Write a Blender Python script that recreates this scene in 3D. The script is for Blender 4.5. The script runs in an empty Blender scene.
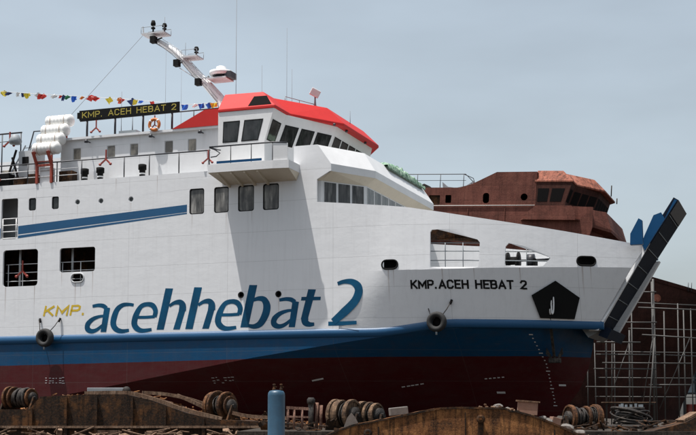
import bpy, bmesh, math, random
from mathutils import Vector, Matrix
from mathutils.bvhtree import BVHTree
from mathutils.geometry import delaunay_2d_cdt
random.seed(7)
SC = bpy.context.scene
COL = SC.collection
R = math.radians

# ------------------------------------------------------------------ camera
YAW = R(19.8)
cam_d = bpy.data.cameras.new('camera')
cam = bpy.data.objects.new('camera', cam_d); COL.objects.link(cam)
PITCH = R(5.0)
cam.location = (0, 0, 1.7)
cam.rotation_euler = (R(90) + PITCH, 0, 0)
cam_d.sensor_width = 36.0
cam_d.lens = 36.0 * 1260 / 696
cam_d.shift_y = (303.76 - 217.5) / 696
cam_d.clip_start = 0.5; cam_d.clip_end = 20000
SC.camera = cam

# ------------------------------------------------------------------ light
U = Vector((math.cos(YAW), -math.sin(YAW), 0)); V = Vector((math.sin(YAW), math.cos(YAW), 0))
SUN = (-0.205 * U - 0.19 * V + Vector((0, 0, 1))).normalized()   # towards the sun
w = bpy.data.worlds.new('World'); SC.world = w; w.use_nodes = True
nt = w.node_tree; nt.nodes.clear()
sky = nt.nodes.new('ShaderNodeTexSky'); sky.sky_type = 'NISHITA'; sky.sun_disc = False
sky.sun_elevation = math.asin(SUN.z); sky.sun_rotation = math.atan2(SUN.x, SUN.y)
sky.air_density = 1.0; sky.dust_density = 3.0; sky.ozone_density = 1.0; sky.altitude = 0
hs = nt.nodes.new('ShaderNodeHueSaturation'); hs.inputs['Saturation'].default_value = 0.52; hs.inputs['Hue'].default_value = 0.480
bg = nt.nodes.new('ShaderNodeBackground'); bg.inputs['Strength'].default_value = 0.132
out = nt.nodes.new('ShaderNodeOutputWorld')
tcw = nt.nodes.new('ShaderNodeTexCoord'); mpw = nt.nodes.new('ShaderNodeMapping'); mpw.inputs['Scale'].default_value = (2.0, 2.0, 7.0)
nzw = nt.nodes.new('ShaderNodeTexNoise'); nzw.inputs['Scale'].default_value = 1.6; nzw.inputs['Detail'].default_value = 5; nzw.inputs['Roughness'].default_value = .5
rmw = nt.nodes.new('ShaderNodeMapRange'); rmw.inputs['From Min'].default_value = .3; rmw.inputs['From Max'].default_value = .7; rmw.inputs['To Min'].default_value = .90; rmw.inputs['To Max'].default_value = 1.11
mxw = nt.nodes.new('ShaderNodeMix'); mxw.data_type = 'RGBA'; mxw.blend_type = 'MULTIPLY'; mxw.inputs[0].default_value = 1.0
nt.links.new(tcw.outputs['Generated'], mpw.inputs['Vector']); nt.links.new(mpw.outputs[0], nzw.inputs['Vector']); nt.links.new(nzw.outputs['Fac'], rmw.inputs['Value'])
nt.links.new(sky.outputs[0], hs.inputs['Color']); nt.links.new(hs.outputs[0], mxw.inputs[6]); nt.links.new(rmw.outputs[0], mxw.inputs[7]); nt.links.new(mxw.outputs[2], bg.inputs['Color'])
nt.links.new(bg.outputs[0], out.inputs['Surface'])
sd = bpy.data.lights.new('sun', 'SUN'); sd.energy = 5.0; sd.angle = R(0.5); sd.color = (1.0, 0.965, 0.92)
so = bpy.data.objects.new('sun', sd); COL.objects.link(so)
so.rotation_euler = SUN.to_track_quat('Z', 'Y').to_euler(); so.location = (0, 0, 60)
SC.view_settings.view_transform = 'Standard'; SC.view_settings.look = 'None'
SC.view_settings.exposure = 0.30; SC.view_settings.gamma = 1.0; SC.view_settings.use_curve_mapping = False

# ------------------------------------------------------------------ materials
class N:
    """tiny node-tree writer"""
    def __init__(s, name):
        s.m = bpy.data.materials.new(name); s.m.use_nodes = True
        s.t = s.m.node_tree; s.b = s.t.nodes['Principled BSDF']
    def new(s, kind, **kw):
        n = s.t.nodes.new(kind)
        for k, v in kw.items():
            if k in n.inputs: n.inputs[k].default_value = v
            else: setattr(n, k, v)
        return n
    def link(s, a, b): s.t.links.new(a, b)
    def coord(s, scale=(1, 1, 1), space='Object'):
        c = s.new('ShaderNodeTexCoord'); mp = s.new('ShaderNodeMapping'); mp.inputs['Scale'].default_value = scale
        s.link(c.outputs[space], mp.inputs['Vector']); return mp.outputs[0]
    def noise(s, vec, scale, detail=5, rough=.6):
        n = s.new('ShaderNodeTexNoise'); n.inputs['Scale'].default_value = scale
        n.inputs['Detail'].default_value = detail; n.inputs['Roughness'].default_value = rough
        s.link(vec, n.inputs['Vector']); return n.outputs['Fac']
    def ramp(s, fac, stops):
        r = s.new('ShaderNodeValToRGB'); e = r.color_ramp.elements
        while len(e) < len(stops): e.new(.5)
        for el, (p, c) in zip(e, stops):
            el.position = p; el.color = (*c, 1) if len(c) == 3 else c
        s.link(fac, r.inputs[0]); return r.outputs[0]
    def mix(s, fac, a, b, mode='MIX'):
        n = s.new('ShaderNodeMix', data_type='RGBA'); n.blend_type = mode
        for sock, v in ((n.inputs[0], fac), (n.inputs[6], a), (n.inputs[7], b)):
            if hasattr(v, 'is_linked'): s.link(v, sock)
            else: sock.default_value = v if not isinstance(v, tuple) or len(v) == 4 else (*v, 1)
        return n.outputs[2]
    def math(s, op, a, b=0.0, c=None):
        n = s.new('ShaderNodeMath', operation=op)
        for i, v in enumerate((a, b) if c is None else (a, b, c)):
            if hasattr(v, 'is_linked'): s.link(v, n.inputs[i])
            else: n.inputs[i].default_value = v
        return n.outputs[0]
    def bump(s, h, strength=.3, dist=.02):
        n = s.new('ShaderNodeBump'); n.inputs['Strength'].default_value = strength; n.inputs['Distance'].default_value = dist
        s.link(h, n.inputs['Height']); s.link(n.outputs[0], s.b.inputs['Normal'])
    def out(s, color=None, rough=.5, metal=0, spec=.5):
        if color is not None:
            if hasattr(color, 'is_linked'): s.link(color, s.b.inputs['Base Color'])
            else: s.b.inputs['Base Color'].default_value = (*color, 1)
        if hasattr(rough, 'is_linked'): s.link(rough, s.b.inputs['Roughness'])
        else: s.b.inputs['Roughness'].default_value = rough
        s.b.inputs['Metallic'].default_value = metal
        s.b.inputs['Specular IOR Level'].default_value = spec
        return s.m

def paint(name, col, rough=.45, var=.12, grime=(.30, .24, .18), gamt=.10, scale=1.2, bump=.02):
    n = N(name); v = n.coord(); vs = n.coord((3.0, 3.0, .35))
    a = n.noise(v, scale, 6, .65); st = n.noise(vs, 2.2, 5, .7)
    dark = tuple(c * (1 - var) for c in col)
    c = n.mix(n.ramp(a, [(.3, (0, 0, 0)), (.7, (1, 1, 1))]), dark, col)
    f = n.math('MULTIPLY', n.ramp(st, [(.55, (0, 0, 0)), (.8, (1, 1, 1))]), gamt)
    c = n.mix(f, c, tuple(g * max(max(col), .15) for g in grime))
    n.bump(n.noise(v, scale * 6, 3), .15, bump)
    return n.out(c, rough)

def plate_paint(name, bands, rough=.42):
    """ship plating: paint bands by height, weld seams, slightly dished plates, thin streaks. bands: list (z_from, colour) rising"""
    n = N(name); v = n.coord(); tc = n.new('ShaderNodeTexCoord'); sp = n.new('ShaderNodeSeparateXYZ')
    n.link(tc.outputs['Object'], sp.inputs[0]); x, y, z = sp.outputs
    col = None
    wob = n.math('MULTIPLY', n.math('SUBTRACT', n.noise(v, 1.5, 3), .5), .03)
    zz = n.math('ADD', z, wob)
    zc = n.math('SUBTRACT', zz, n.math('MULTIPLY', n.math('MAXIMUM', x, -30.0), .0105))
    mrp = n.new('ShaderNodeMapRange', interpolation_type='SMOOTHSTEP'); n.link(x, mrp.inputs['Value'])
    for k_, v_ in (('From Min', 3.5), ('From Max', 7.6), ('To Min', 0.0), ('To Max', .44)): mrp.inputs[k_].default_value = v_
    zu = n.math('SUBTRACT', zz, mrp.outputs[0])
    for z0, c in bands:
        if col is None: col = n.mix(0.0, c, c)
        else:
            src = zc if z0 < 5 else zu
            col = n.mix(n.math('GREATER_THAN', src, z0), col, c)
    # seams: horizontal each 1.45 m, vertical each 5.9 m
    def seam(val, per, wdt, off=0.0):
        m = n.math('MODULO', n.math('ADD', val, 600.0 * per + off), per)
        d = n.math('ABSOLUTE', n.math('SUBTRACT', m, per * .5))
        return n.math('LESS_THAN', d, wdt)
    sh = seam(z, 1.47, .012, .35); sv = seam(x, 5.6, .012, 1.1)
    sm = n.math('MAXIMUM', sh, sv)
    # large dished plates
    frame_w = n.math('SINE', n.math('MULTIPLY', x, 6.2832 / .62))
    big = n.noise(n.coord((.9, .9, 1.3)), 1.1, 3)
    st = n.noise(n.coord((2.2, 2.2, .16)), 2.0, 6, .7)
    sp2 = n.noise(v, 26, 4, .7)
    g = n.math('MULTIPLY', n.ramp(st, [(.50, (0, 0, 0)), (.82, (1, 1, 1))]), .22)
    col = n.mix(g, col, n.mix(.55, col, (.10, .075, .055)))
    patch = n.noise(n.coord((.35, .35, .8)), 1.6, 4)
    col = n.mix(n.math('MULTIPLY', n.ramp(patch, [(.42, (0, 0, 0)), (.62, (1, 1, 1))]), .05), col, n.mix(.4, col, (.2, .2, .21)))
    col = n.mix(n.math('MULTIPLY', n.ramp(sp2, [(.66, (0, 0, 0)), (.74, (1, 1, 1))]), .12), col, (.13, .07, .04))
    below = n.math('LESS_THAN', zu, 5.62)
    foul = n.noise(n.coord((.5, .5, 1.1)), 2.4, 7, .7); scr = n.noise(n.coord((.25, .25, 5.0)), 3.0, 5, .75)
    col = n.mix(n.math('MULTIPLY', below, n.math('MULTIPLY', n.ramp(foul, [(.42, (0, 0, 0)), (.68, (1, 1, 1))]), .55)), col, n.mix(.45, col, (.05, .035, .03)))
    col = n.mix(n.math('MULTIPLY', below, n.math('MULTIPLY', n.ramp(scr, [(.62, (0, 0, 0)), (.70, (1, 1, 1))]), .22)), col, (.16, .13, .12))
    col = n.mix(n.math('MULTIPLY', sm, .22), col, (.12, .11, .10))
    h = n.math('ADD', n.math('MULTIPLY', big, .38), n.math('MULTIPLY', frame_w, .028))
    h = n.math('SUBTRACT', h, n.math('MULTIPLY', sm, .04))
    runs = None
    for x0, zt, ln, wd in ((-12.62, 8.5, 1.5, .05), (-12.3, 8.52, .9, .03), (-16.9, 8.42, 1.9, .05), (-15.1, 8.42, 1.3, .04), (-13.45, 9.06, .8, .03), (-11.6, 9.06, 1.6, .04), (-3.16, 7.42, 1.4, .05), (-1.13, 7.40, 1.2, .05), (-5.9, 11.72, .9, .03), (-4.0, 11.72, 1.2, .03), (-2.6, 11.72, .7, .025), (4.5, 8.52, 1.7, .05), (4.75, 8.54, 1.0, .03), (7.0, 8.56, 1.2, .04), (8.4, 8.58, .8, .03), (10.4, 8.62, 1.0, .04), (13.1, 8.74, 1.6, .05), (13.45, 8.74, .9, .03), (-12.58, 12.58, .7, .025), (-9.41, 12.55, .8, .025), (-15.3, 12.44, 1.0, .03), (-7.9, 13.85, 1.3, .03), (-10.3, 13.85, .9, .03), (-20, 13.85, 1.2, .04)):
        dx = n.math('ABSOLUTE', n.math('SUBTRACT', n.math('ADD', x, n.math('MULTIPLY', wob, 1.2)), x0))
        gx = n.math('SUBTRACT', 1.0, n.math('MINIMUM', 1.0, n.math('DIVIDE', dx, wd)))
        dz = n.math('DIVIDE', n.math('SUBTRACT', zt, z), ln)
        gz = n.math('MULTIPLY', n.math('GREATER_THAN', dz, 0.0), n.math('MAXIMUM', 0.0, n.math('SUBTRACT', 1.0, dz)))
        m_ = n.math('MULTIPLY', gx, gz); runs = m_ if runs is None else n.math('MAXIMUM', runs, m_)
    col = n.mix(n.math('MULTIPLY', n.math('SUBTRACT', 1.0, below), n.math('MULTIPLY', runs, .55)), col, (.20, .10, .05))
    n.bump(h, .55, .05)
    return n.out(col, n.ramp(n.noise(v, 2.0, 4), [(.3, (rough - .08,) * 3), (.7, (rough + .15,) * 3)]), 0, .2)

def rust(name, a, b, c, scale=1.0, rough=.85, stretch=1.0):
    n = N(name); v = n.coord((1, 1, stretch)); s1 = n.noise(v, .8 * scale, 8, .72); s2 = n.noise(n.coord((2.5, 2.5, .3)), 1.6 * scale, 6, .7)
    s3 = n.noise(n.coord(), 9 * scale, 6, .75)
    col = n.ramp(s1, [(.38, a), (.5, b), (.60, c)])
    col = n.mix(n.math('MULTIPLY', n.ramp(s2, [(.48, (0, 0, 0)), (.60, (1, 1, 1))]), .75), col, tuple(x * .28 for x in a))
    col = n.mix(n.math('MULTIPLY', n.ramp(s3, [(.45, (0, 0, 0)), (.7, (1, 1, 1))]), .35), col, tuple(min(1, x * 1.5) for x in c))
    n.bump(n.math('ADD', s3, n.math('MULTIPLY', s1, 1.5)), .7, .03)
    return n.out(col, rough, 0, .25)

def rusthull(name, dark, mid, light):
    """primed, rusting plate with visible strakes"""
    n = N(name); v = n.coord(); tc = n.new('ShaderNodeTexCoord'); sp = n.new('ShaderNodeSeparateXYZ')
    n.link(tc.outputs['Object'], sp.inputs[0]); x, y, z = sp.outputs
    s1 = n.noise(v, .55, 8, .7); s2 = n.noise(n.coord((2.4, 2.4, .22)), 1.3, 7, .72); s3 = n.noise(v, 7, 5, .7)
    br = n.new('ShaderNodeTexBrick'); br.inputs['Scale'].default_value = 1.0
    cv = n.new('ShaderNodeCombineXYZ'); n.link(x, cv.inputs[0]); n.link(z, cv.inputs[1]); n.link(cv.outputs[0], br.inputs['Vector'])
    br.inputs['Brick Width'].default_value = 2.9; br.inputs['Row Height'].default_value = 1.25; br.inputs['Mortar Size'].default_value = .018
    br.inputs['Color1'].default_value = (.55, .55, .55, 1); br.inputs['Color2'].default_value = (1, 1, 1, 1); br.inputs['Mortar'].default_value = (.25, .25, .25, 1)
    col = n.ramp(s1, [(.3, dark), (.5, mid), (.72, light)])
    col = n.mix(.55, col, br.outputs['Color'], 'MULTIPLY')
    col = n.mix(n.math('MULTIPLY', n.ramp(s2, [(.46, (0, 0, 0)), (.74, (1, 1, 1))]), .6), col, tuple(c * .35 for c in dark))
    col = n.mix(n.math('MULTIPLY', n.ramp(s3, [(.5, (0, 0, 0)), (.72, (1, 1, 1))]), .4), col, light)
    n.bump(n.math('ADD', s3, n.math('MULTIPLY', br.outputs['Fac'], -.6)), .5, .03)
    return n.out(col, .85, 0, .2)

def flat(name, col, rough=.5, metal=0, spec=.5): return N(name).out(col, rough, metal, spec)

def glass_dark(name, col=(.010, .013, .014), rough=.08, streak=None):
    n = N(name)
    if streak:
        v = n.coord((1, 1, .12)); c = n.ramp(n.noise(v, 5.5, 4, .6), [(.35, streak[0]), (.52, streak[1]), (.66, streak[2])])
        m2 = n.noise(n.coord(), 1.1, 3)
        c = n.mix(n.ramp(m2, [(.4, (0, 0, 0)), (.6, (.7, .7, .7))]), c, (.05, .05, .052))
    else: c = col
    n.out(c, rough, 0, .5)
    n.b.inputs['Coat Weight'].default_value = .1 if streak else .2; n.b.inputs['Coat Roughness'].default_value = .04
    if streak: n.b.inputs['Specular IOR Level'].default_value = .25
    else: n.b.inputs['Specular IOR Level'].default_value = .3
    return n.m

M = {}
M['hull'] = plate_paint('hull_paint', [(-9, (.060, .006, .007)), (4.42, (.001, .050, .125)), (5.62, (.71, .715, .725))])
M['white'] = plate_paint('white_paint', [(-9, (.71, .715, .725))], .4)
M['white_part'] = paint('white_fittings', (.70, .70, .70), .45, .1)
M['grey_white'] = paint('grey_white_fittings', (.50, .51, .52), .5, .15)
M['cream'] = paint('soffit_cream', (.64, .57, .45), .55, .1, gamt=.25)
M['blue'] = paint('blue_paint', (.003, .058, .155), .45, .15, gamt=.06)
M['fender_blue'] = paint('fender_blue', (.002, .066, .165), .45, .12, gamt=.05)
M['blue'].node_tree.nodes['Principled BSDF'].inputs['Specular IOR Level'].default_value = .2
M['stripe'] = paint('stripe_blue', (.003, .075, .185), .45, .12, gamt=.05)
M['letter'] = paint('letter_blue', (.001, .085, .185), .55, .5, grime=(.05, .1, .15), gamt=.1, scale=.9)
M['letter'].node_tree.nodes['Principled BSDF'].inputs['Specular IOR Level'].default_value = .2
M['yellow'] = paint('letter_yellow', (.62, .42, .02), .45, .15)
M['board_yellow'] = paint('board_yellow', (.42, .34, .05), .5, .1)
M['black'] = paint('black_paint', (.008, .008, .008), .8, .2, gamt=.04)
M['black'].node_tree.nodes['Principled BSDF'].inputs['Specular IOR Level'].default_value = .15
M['dark_rail'] = paint('dark_rail', (.03, .032, .04), .5, .2)
M['navy'] = paint('ramp_navy', (.006, .012, .026), .7, .4, grime=(.2,.2,.25), gamt=.3)
M['navy'].node_tree.nodes['Principled BSDF'].inputs['Specular IOR Level'].default_value = .1
M['red_roof'] = paint('red_roof', (.50, .026, .024), .6, .10, grime=(.25, .05, .04), gamt=.12)
M['red_roof'].node_tree.nodes['Principled BSDF'].inputs['Specular IOR Level'].default_value = .2
M['red_paint'] = paint('red_paint', (.27, .035, .022), .5, .2)
M['orange_red'] = paint('rack_red', (.34, .05, .025), .6, .3)
M['deck'] = paint('deck_green', (.10, .16, .13), .7, .3)
M['deck_grey'] = paint('deck_grey', (.42, .43, .43), .7, .25)
M['glass'] = glass_dark('window_glass', rough=.06, streak=((.006, .008, .008), (.013, .017, .017), (.035, .04, .038)))
M['curtain_glass'] = glass_dark('curtained_glass', rough=.25, streak=((.025, .026, .027), (.10, .10, .098), (.22, .215, .205)))
M['side_glass'] = glass_dark('side_window_glass', rough=.2, streak=((.05, .05, .05), (.17, .165, .155), (.32, .31, .29)))
M['blind'] = glass_dark('blind_glass', rough=.25, streak=((.26, .235, .20), (.36, .325, .27), (.31, .28, .23)))
M['gasket'] = flat('gasket', (.014, .014, .015), .9, 0, .1)
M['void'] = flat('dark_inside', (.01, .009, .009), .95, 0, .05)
M['rubber'] = paint('rubber', (.022, .022, .022), .8, .4, gamt=.3)
M['raft'] = paint('raft_white', (.78, .78, .76), .45, .08, gamt=.15)
M['strap'] = flat('strap', (.40, .33, .27), .8)
M['orange'] = paint('buoy_orange', (.55, .16, .03), .6, .15)
def tarp_mat():
    n = N('tarp_green'); v = n.coord(); c = n.ramp(n.noise(v, 4.5, 5, .7), [(.36, (.05, .11, .075)), (.47, (.16, .28, .19)), (.56, (.38, .46, .38)), (.66, (.10, .19, .13))])
    n.bump(n.noise(v, 14, 3), .5, .04); return n.out(c, .85, 0, .2)
M['tarp'] = tarp_mat()
M['rusthull'] = rusthull('rusting_primer', (.075, .029, .021), (.155, .055, .040), (.23, .090, .064))
M['rusthull_shaded'] = rusthull('shaded_primer', (.018, .008, .006), (.042, .015, .011), (.07, .027, .019))  # darker copy of the primer, the lower hull's shade mixed into its colour
M['rust_wheel_shaded'] = rusthull('shaded_wheelhouse_primer', (.03, .012, .009), (.06, .022, .016), (.10, .036, .026))  # primer darkened to carry the shade under the wheelhouse eave
M['rustroof'] = rust('rust_roof', (.15, .055, .036), (.27, .095, .06), (.33, .13, .09), .8)
M['rust'] = rust('rust_plate', (.035, .017, .009), (.15, .058, .020), (.30, .13, .045), 2.4)
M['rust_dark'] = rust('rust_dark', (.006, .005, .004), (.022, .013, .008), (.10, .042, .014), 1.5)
M['rust_red'] = rust('rust_red', (.10, .05, .035), (.22, .12, .085), (.30, .17, .13), 2.5)
M['winch_rust'] = rust('winch_rust', (.015, .009, .006), (.07, .030, .014), (.17, .075, .03), 4)
M['winch_tan'] = rust('winch_tan', (.02, .013, .009), (.10, .058, .034), (.20, .125, .075), 4)
M['tan_steel'] = rust('tan_steel', (.11, .06, .036), (.18, .11, .07), (.25, .165, .11), 3)
M['oily'] = rust('oily_steel', (.010, .009, .008), (.022, .019, .017), (.07, .055, .045), 4, .5)
M['scaf'] = paint('scaffold_pipe', (.066, .063, .058), .6, .35, gamt=.5, scale=2)
M['steel'] = paint('grey_steel', (.27, .30, .32), .6, .3, gamt=.4)
M['cyl_blue'] = paint('cylinder_blue', (.018, .066, .115), .45, .3, gamt=.35, scale=4)
M['brown_box'] = paint('brown_box', (.24, .14, .10), .85, .25, scale=5)
M['stone'] = paint('pale_stone', (.17, .155, .14), .9, .3, scale=6)
M['rope'] = flat('rope', (.62, .60, .56), .9)
M['wire'] = flat('wire', (.12, .12, .13), .6)
M['mark_white'] = flat('mark_white', (.55, .53, .52), .7)
M['shed_blue'] = paint('shed_blue', (.45, .55, .60), .6, .2)
for nm, c in dict(f_yellow=(.72, .58, .05), f_navy=(.03, .05, .16), f_white=(.75, .75, .75), f_red=(.55, .04, .03), f_blue=(.02, .12, .55), f_orange=(.65, .20, .04), f_green=(.05, .25, .12)).items():
    M[nm] = flat(nm, c, .85)

def ground_mat():
    n = N('yard_ground'); v = n.coord()
    c = n.ramp(n.noise(v, .25, 8, .7), [(.3, (.025, .02, .016)), (.5, (.045, .037, .03)), (.7, (.065, .055, .046))])
    n.bump(n.noise(v, 3, 8, .7), .6, .15)
    return n.out(c, .95, 0, .2)
M['ground'] = ground_mat()
M['apron'] = rust('apron_dirt', (.012, .010, .008), (.035, .027, .02), (.07, .055, .042), 2)

# ------------------------------------------------------------------ mesh helpers
class MB:
    def __init__(s): s.bm = bmesh.new(); s.rim = []
    def face(s, pts):
        vs = [s.bm.verts.new(p) for p in pts]
        try: return s.bm.faces.new(vs)
        except ValueError: return None
    def box(s, x0, x1, y0, y1, z0, z1, mat=None):
        p = [Vector(q) for q in ((x0, y0, z0), (x1, y0, z0), (x1, y1, z0), (x0, y1, z0), (x0, y0, z1), (x1, y0, z1), (x1, y1, z1), (x0, y1, z1))]
        if mat is not None: p = [mat @ q for q in p]
        v = [s.bm.verts.new(q) for q in p]
        for f in ((0, 3, 2, 1), (4, 5, 6, 7), (0, 1, 5, 4), (1, 2, 6, 5), (2, 3, 7, 6), (3, 0, 4, 7)):
            s.bm.faces.new([v[i] for i in f])
        return s
    def bar(s, a, b, w, h=None, up=(0, 0, 1)):
        """rectangular bar from a to b"""
        a = Vector(a); b = Vector(b); h = h or w; d = (b - a).normalized(); upv = Vector(up)
        if abs(d.dot(upv)) > .98: upv = Vector((0, 1, 0))
        sx = d.cross(upv).normalized(); sz = sx.cross(d)
        r0 = [a + sx * x * w / 2 + sz * z * h / 2 for x, z in ((-1, -1), (1, -1), (1, 1), (-1, 1))]
        r1 = [q + (b - a) for q in r0]
        v0 = [s.bm.verts.new(q) for q in r0]; v1 = [s.bm.verts.new(q) for q in r1]
        s.bm.faces.new(v0[::-1]); s.bm.faces.new(v1)
        for i in range(4): s.bm.faces.new((v0[i], v0[(i + 1) % 4], v1[(i + 1) % 4], v1[i]))
        return s
    def tube(s, pts, r, seg=8, cap=True, closed=False):
        pts = [Vector(p) for p in pts]; n = len(pts); rings = []
        rs = r if isinstance(r, (list, tuple)) else [r] * n
        prev = None
        for i, p in enumerate(pts):
            if closed: d = pts[(i + 1) % n] - pts[i - 1]
            else: d = pts[min(i + 1, n - 1)] - pts[max(i - 1, 0)]
            d.normalize()
            if prev is None:
                ref = Vector((0, 0, 1)) if abs(d.z) < .9 else Vector((1, 0, 0))
                a = d.cross(ref).normalized()
            else: a = (prev - d * prev.dot(d)).normalized()
            prev = a; b = d.cross(a)
            rings.append([s.bm.verts.new(p + (a * math.cos(t) + b * math.sin(t)) * rs[i]) for t in [2 * math.pi * k / seg for k in range(seg)]])
        m = n if closed else n - 1
        for i in range(m):
            A = rings[i]; B = rings[(i + 1) % n]
            for k in range(seg):
                f = s.bm.faces.new((A[k], A[(k + 1) % seg], B[(k + 1) % seg], B[k])); f.smooth = True
        if cap and not closed: s.bm.faces.new(rings[0][::-1]); s.bm.faces.new(rings[-1])
        return s
    def prism(s, pts, vec):
        """polygon pts (3-D, in order) extruded along vec"""
        vec = Vector(vec); a = [s.bm.verts.new(p) for p in pts]; b = [s.bm.verts.new(Vector(p) + vec) for p in pts]
        s.bm.faces.new(a); s.bm.faces.new(b[::-1]); n = len(a)
        for i in range(n): s.bm.faces.new((a[i], b[i], b[(i + 1) % n], a[(i + 1) % n]))
        return s
    def loft(s, rows, close=False, smooth=False):
        vs = [[s.bm.verts.new(p) for p in r] for r in rows]; n = len(vs[0])
        for i in range(len(vs) - 1):
            for k in range(n if close else n - 1):
                q = [vs[i][k], vs[i][(k + 1) % n], vs[i + 1][(k + 1) % n], vs[i + 1][k]]
                try: f = s.bm.faces.new(q); f.smooth = smooth
                except ValueError: pass
        return vs
    def lathe(s, prof, c, axis=(0, 0, 1), seg=24, smooth=True):
        """prof: list of (radius, along) about axis through c"""
        ax = Vector(axis).normalized(); ref = Vector((0, 0, 1)) if abs(ax.z) < .9 else Vector((1, 0, 0))
        a = ax.cross(ref).normalized(); b = ax.cross(a); c = Vector(c)
        rows = []
        for r, h in prof:
            rows.append([c + ax * h + (a * math.cos(t) + b * math.sin(t)) * max(r, 1e-4) for t in [2 * math.pi * k / seg for k in range(seg)]])
        s.loft(rows, True, smooth); return s
    def build(s, name, mat, parent=None, bevel=0, merge=True):
        bm = s.bm
        if merge: bmesh.ops.remove_doubles(bm, verts=bm.verts, dist=1e-5)
        bmesh.ops.dissolve_degenerate(bm, edges=bm.edges, dist=1e-6)
        bmesh.ops.recalc_face_normals(bm, faces=bm.faces)
        for q in s.rim: bm.faces.new([bm.verts.new(p) for p in q])
        if bevel: bmesh.ops.bevel(bm, geom=list(bm.edges), offset=bevel, segments=2, affect='EDGES', profile=.5, clamp_overlap=True)
        me = bpy.data.meshes.new(name); bm.to_mesh(me); bm.free()
        o = bpy.data.objects.new(name, me); COL.objects.link(o)
        for m in (mat if isinstance(mat, (list, tuple)) else [mat]): me.materials.append(m)
        if parent: o.parent = parent
        return o

def tag(o, label=None, cat=None, group=None, kind=None):
    if label: o['label'] = label
    if cat: o['category'] = cat
    if group: o['group'] = group
    if kind: o['kind'] = kind
    return o
def empty(name, loc=(0, 0, 0), rot=(0, 0, 0)):
    o = bpy.data.objects.new(name, None); COL.objects.link(o); o.location = loc; o.rotation_euler = rot
    o.empty_display_size = .5
    return o

def inside(p, poly):
    x, y = p; c = False; n = len(poly)
    for i in range(n):
        x1, y1 = poly[i]; x2, y2 = poly[i - 1]
        if (y1 > y) != (y2 > y) and x < (x2 - x1) * (y - y1) / (y2 - y1) + x1: c = not c
    return c
def rrect(x0, x1, z0, z1, r=.12, n=4, skew=0.0):
    pts = []
    for cx, cz, a0 in ((x1 - r, z1 - r, 0), (x0 + r, z1 - r, 90), (x0 + r, z0 + r, 180), (x1 - r, z0 + r, 270)):
        for k in range(n + 1):
            a = R(a0 + 90 * k / n); pts.append((cx + r * math.cos(a), cz + r * math.sin(a)))
    return [(x, z + skew * (x - (x0 + x1) / 2)) for x, z in pts]
def circ(x, z, r, n=16): return [(x + r * math.cos(2 * math.pi * k / n), z + r * math.sin(2 * math.pi * k / n)) for k in range(n)]

def sheet(mb, outline, holes, fmap, thick, grid=None, tvec=(0, 1, 0), smooth=False):
    """plate with holes: 2-D outline/holes mapped to 3-D by fmap, given thickness along tvec"""
    P = [Vector(p) for p in outline]; E = []; n = len(outline)
    E += [(i, (i + 1) % n) for i in range(n)]
    for h in holes:
        b = len(P); m = len(h); P += [Vector(p) for p in h]; E += [(b + i, b + (i + 1) % m) for i in range(m)]
    if grid:
        xs, zs = grid
        for x in xs:
            for z in zs:
                if inside((x, z), outline) and not any(inside((x, z), h) for h in holes):
                    if min((Vector((x, z)) - q).length for q in P[:len(P)]) > .09: P.append(Vector((x, z)))
    vo, eo, fo, *_ = delaunay_2d_cdt(P, E, [], 0, 1e-5)
    tv = Vector(tvec)
    A = [Vector(fmap(v.x, v.y)) for v in vo]
    keep = []
    for f in fo:
        c = sum((vo[i] for i in f), Vector((0, 0))) / len(f)
        me_ = max((vo[f[i]] - vo[f[i - 1]]).length for i in range(len(f)))
        ar = abs(sum(vo[f[i - 1]].x * vo[f[i]].y - vo[f[i]].x * vo[f[i - 1]].y for i in range(len(f)))) / 2
        if ar < .004 * me_: continue          # slivers along straight edges
        if inside(c, outline) and not any(inside(c, h) for h in holes): keep.append(f)
    front = [mb.bm.verts.new(a) for a in A]; back = [mb.bm.verts.new(a + tv * thick) for a in A]
    cnt = {}; rim = []
    for f in keep:
        try:
            g = mb.bm.faces.new([front[i] for i in f]); g.smooth = smooth
            mb.bm.faces.new([back[i] for i in f][::-1])
        except ValueError: continue
        for i in range(len(f)):
            e = (f[i], f[(i + 1) % len(f)]); cnt.setdefault(tuple(sorted(e)), []).append(e)
    for k, l in cnt.items():
        if len(l) == 1:
            a, b = l[0]
            rim.append((front[b].co.copy(), front[a].co.copy(), back[a].co.copy(), back[b].co.copy()))
    for vtx in front + back:
        if not vtx.link_faces: mb.bm.verts.remove(vtx)
    for q in rim: mb.rim.append(q)

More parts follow.
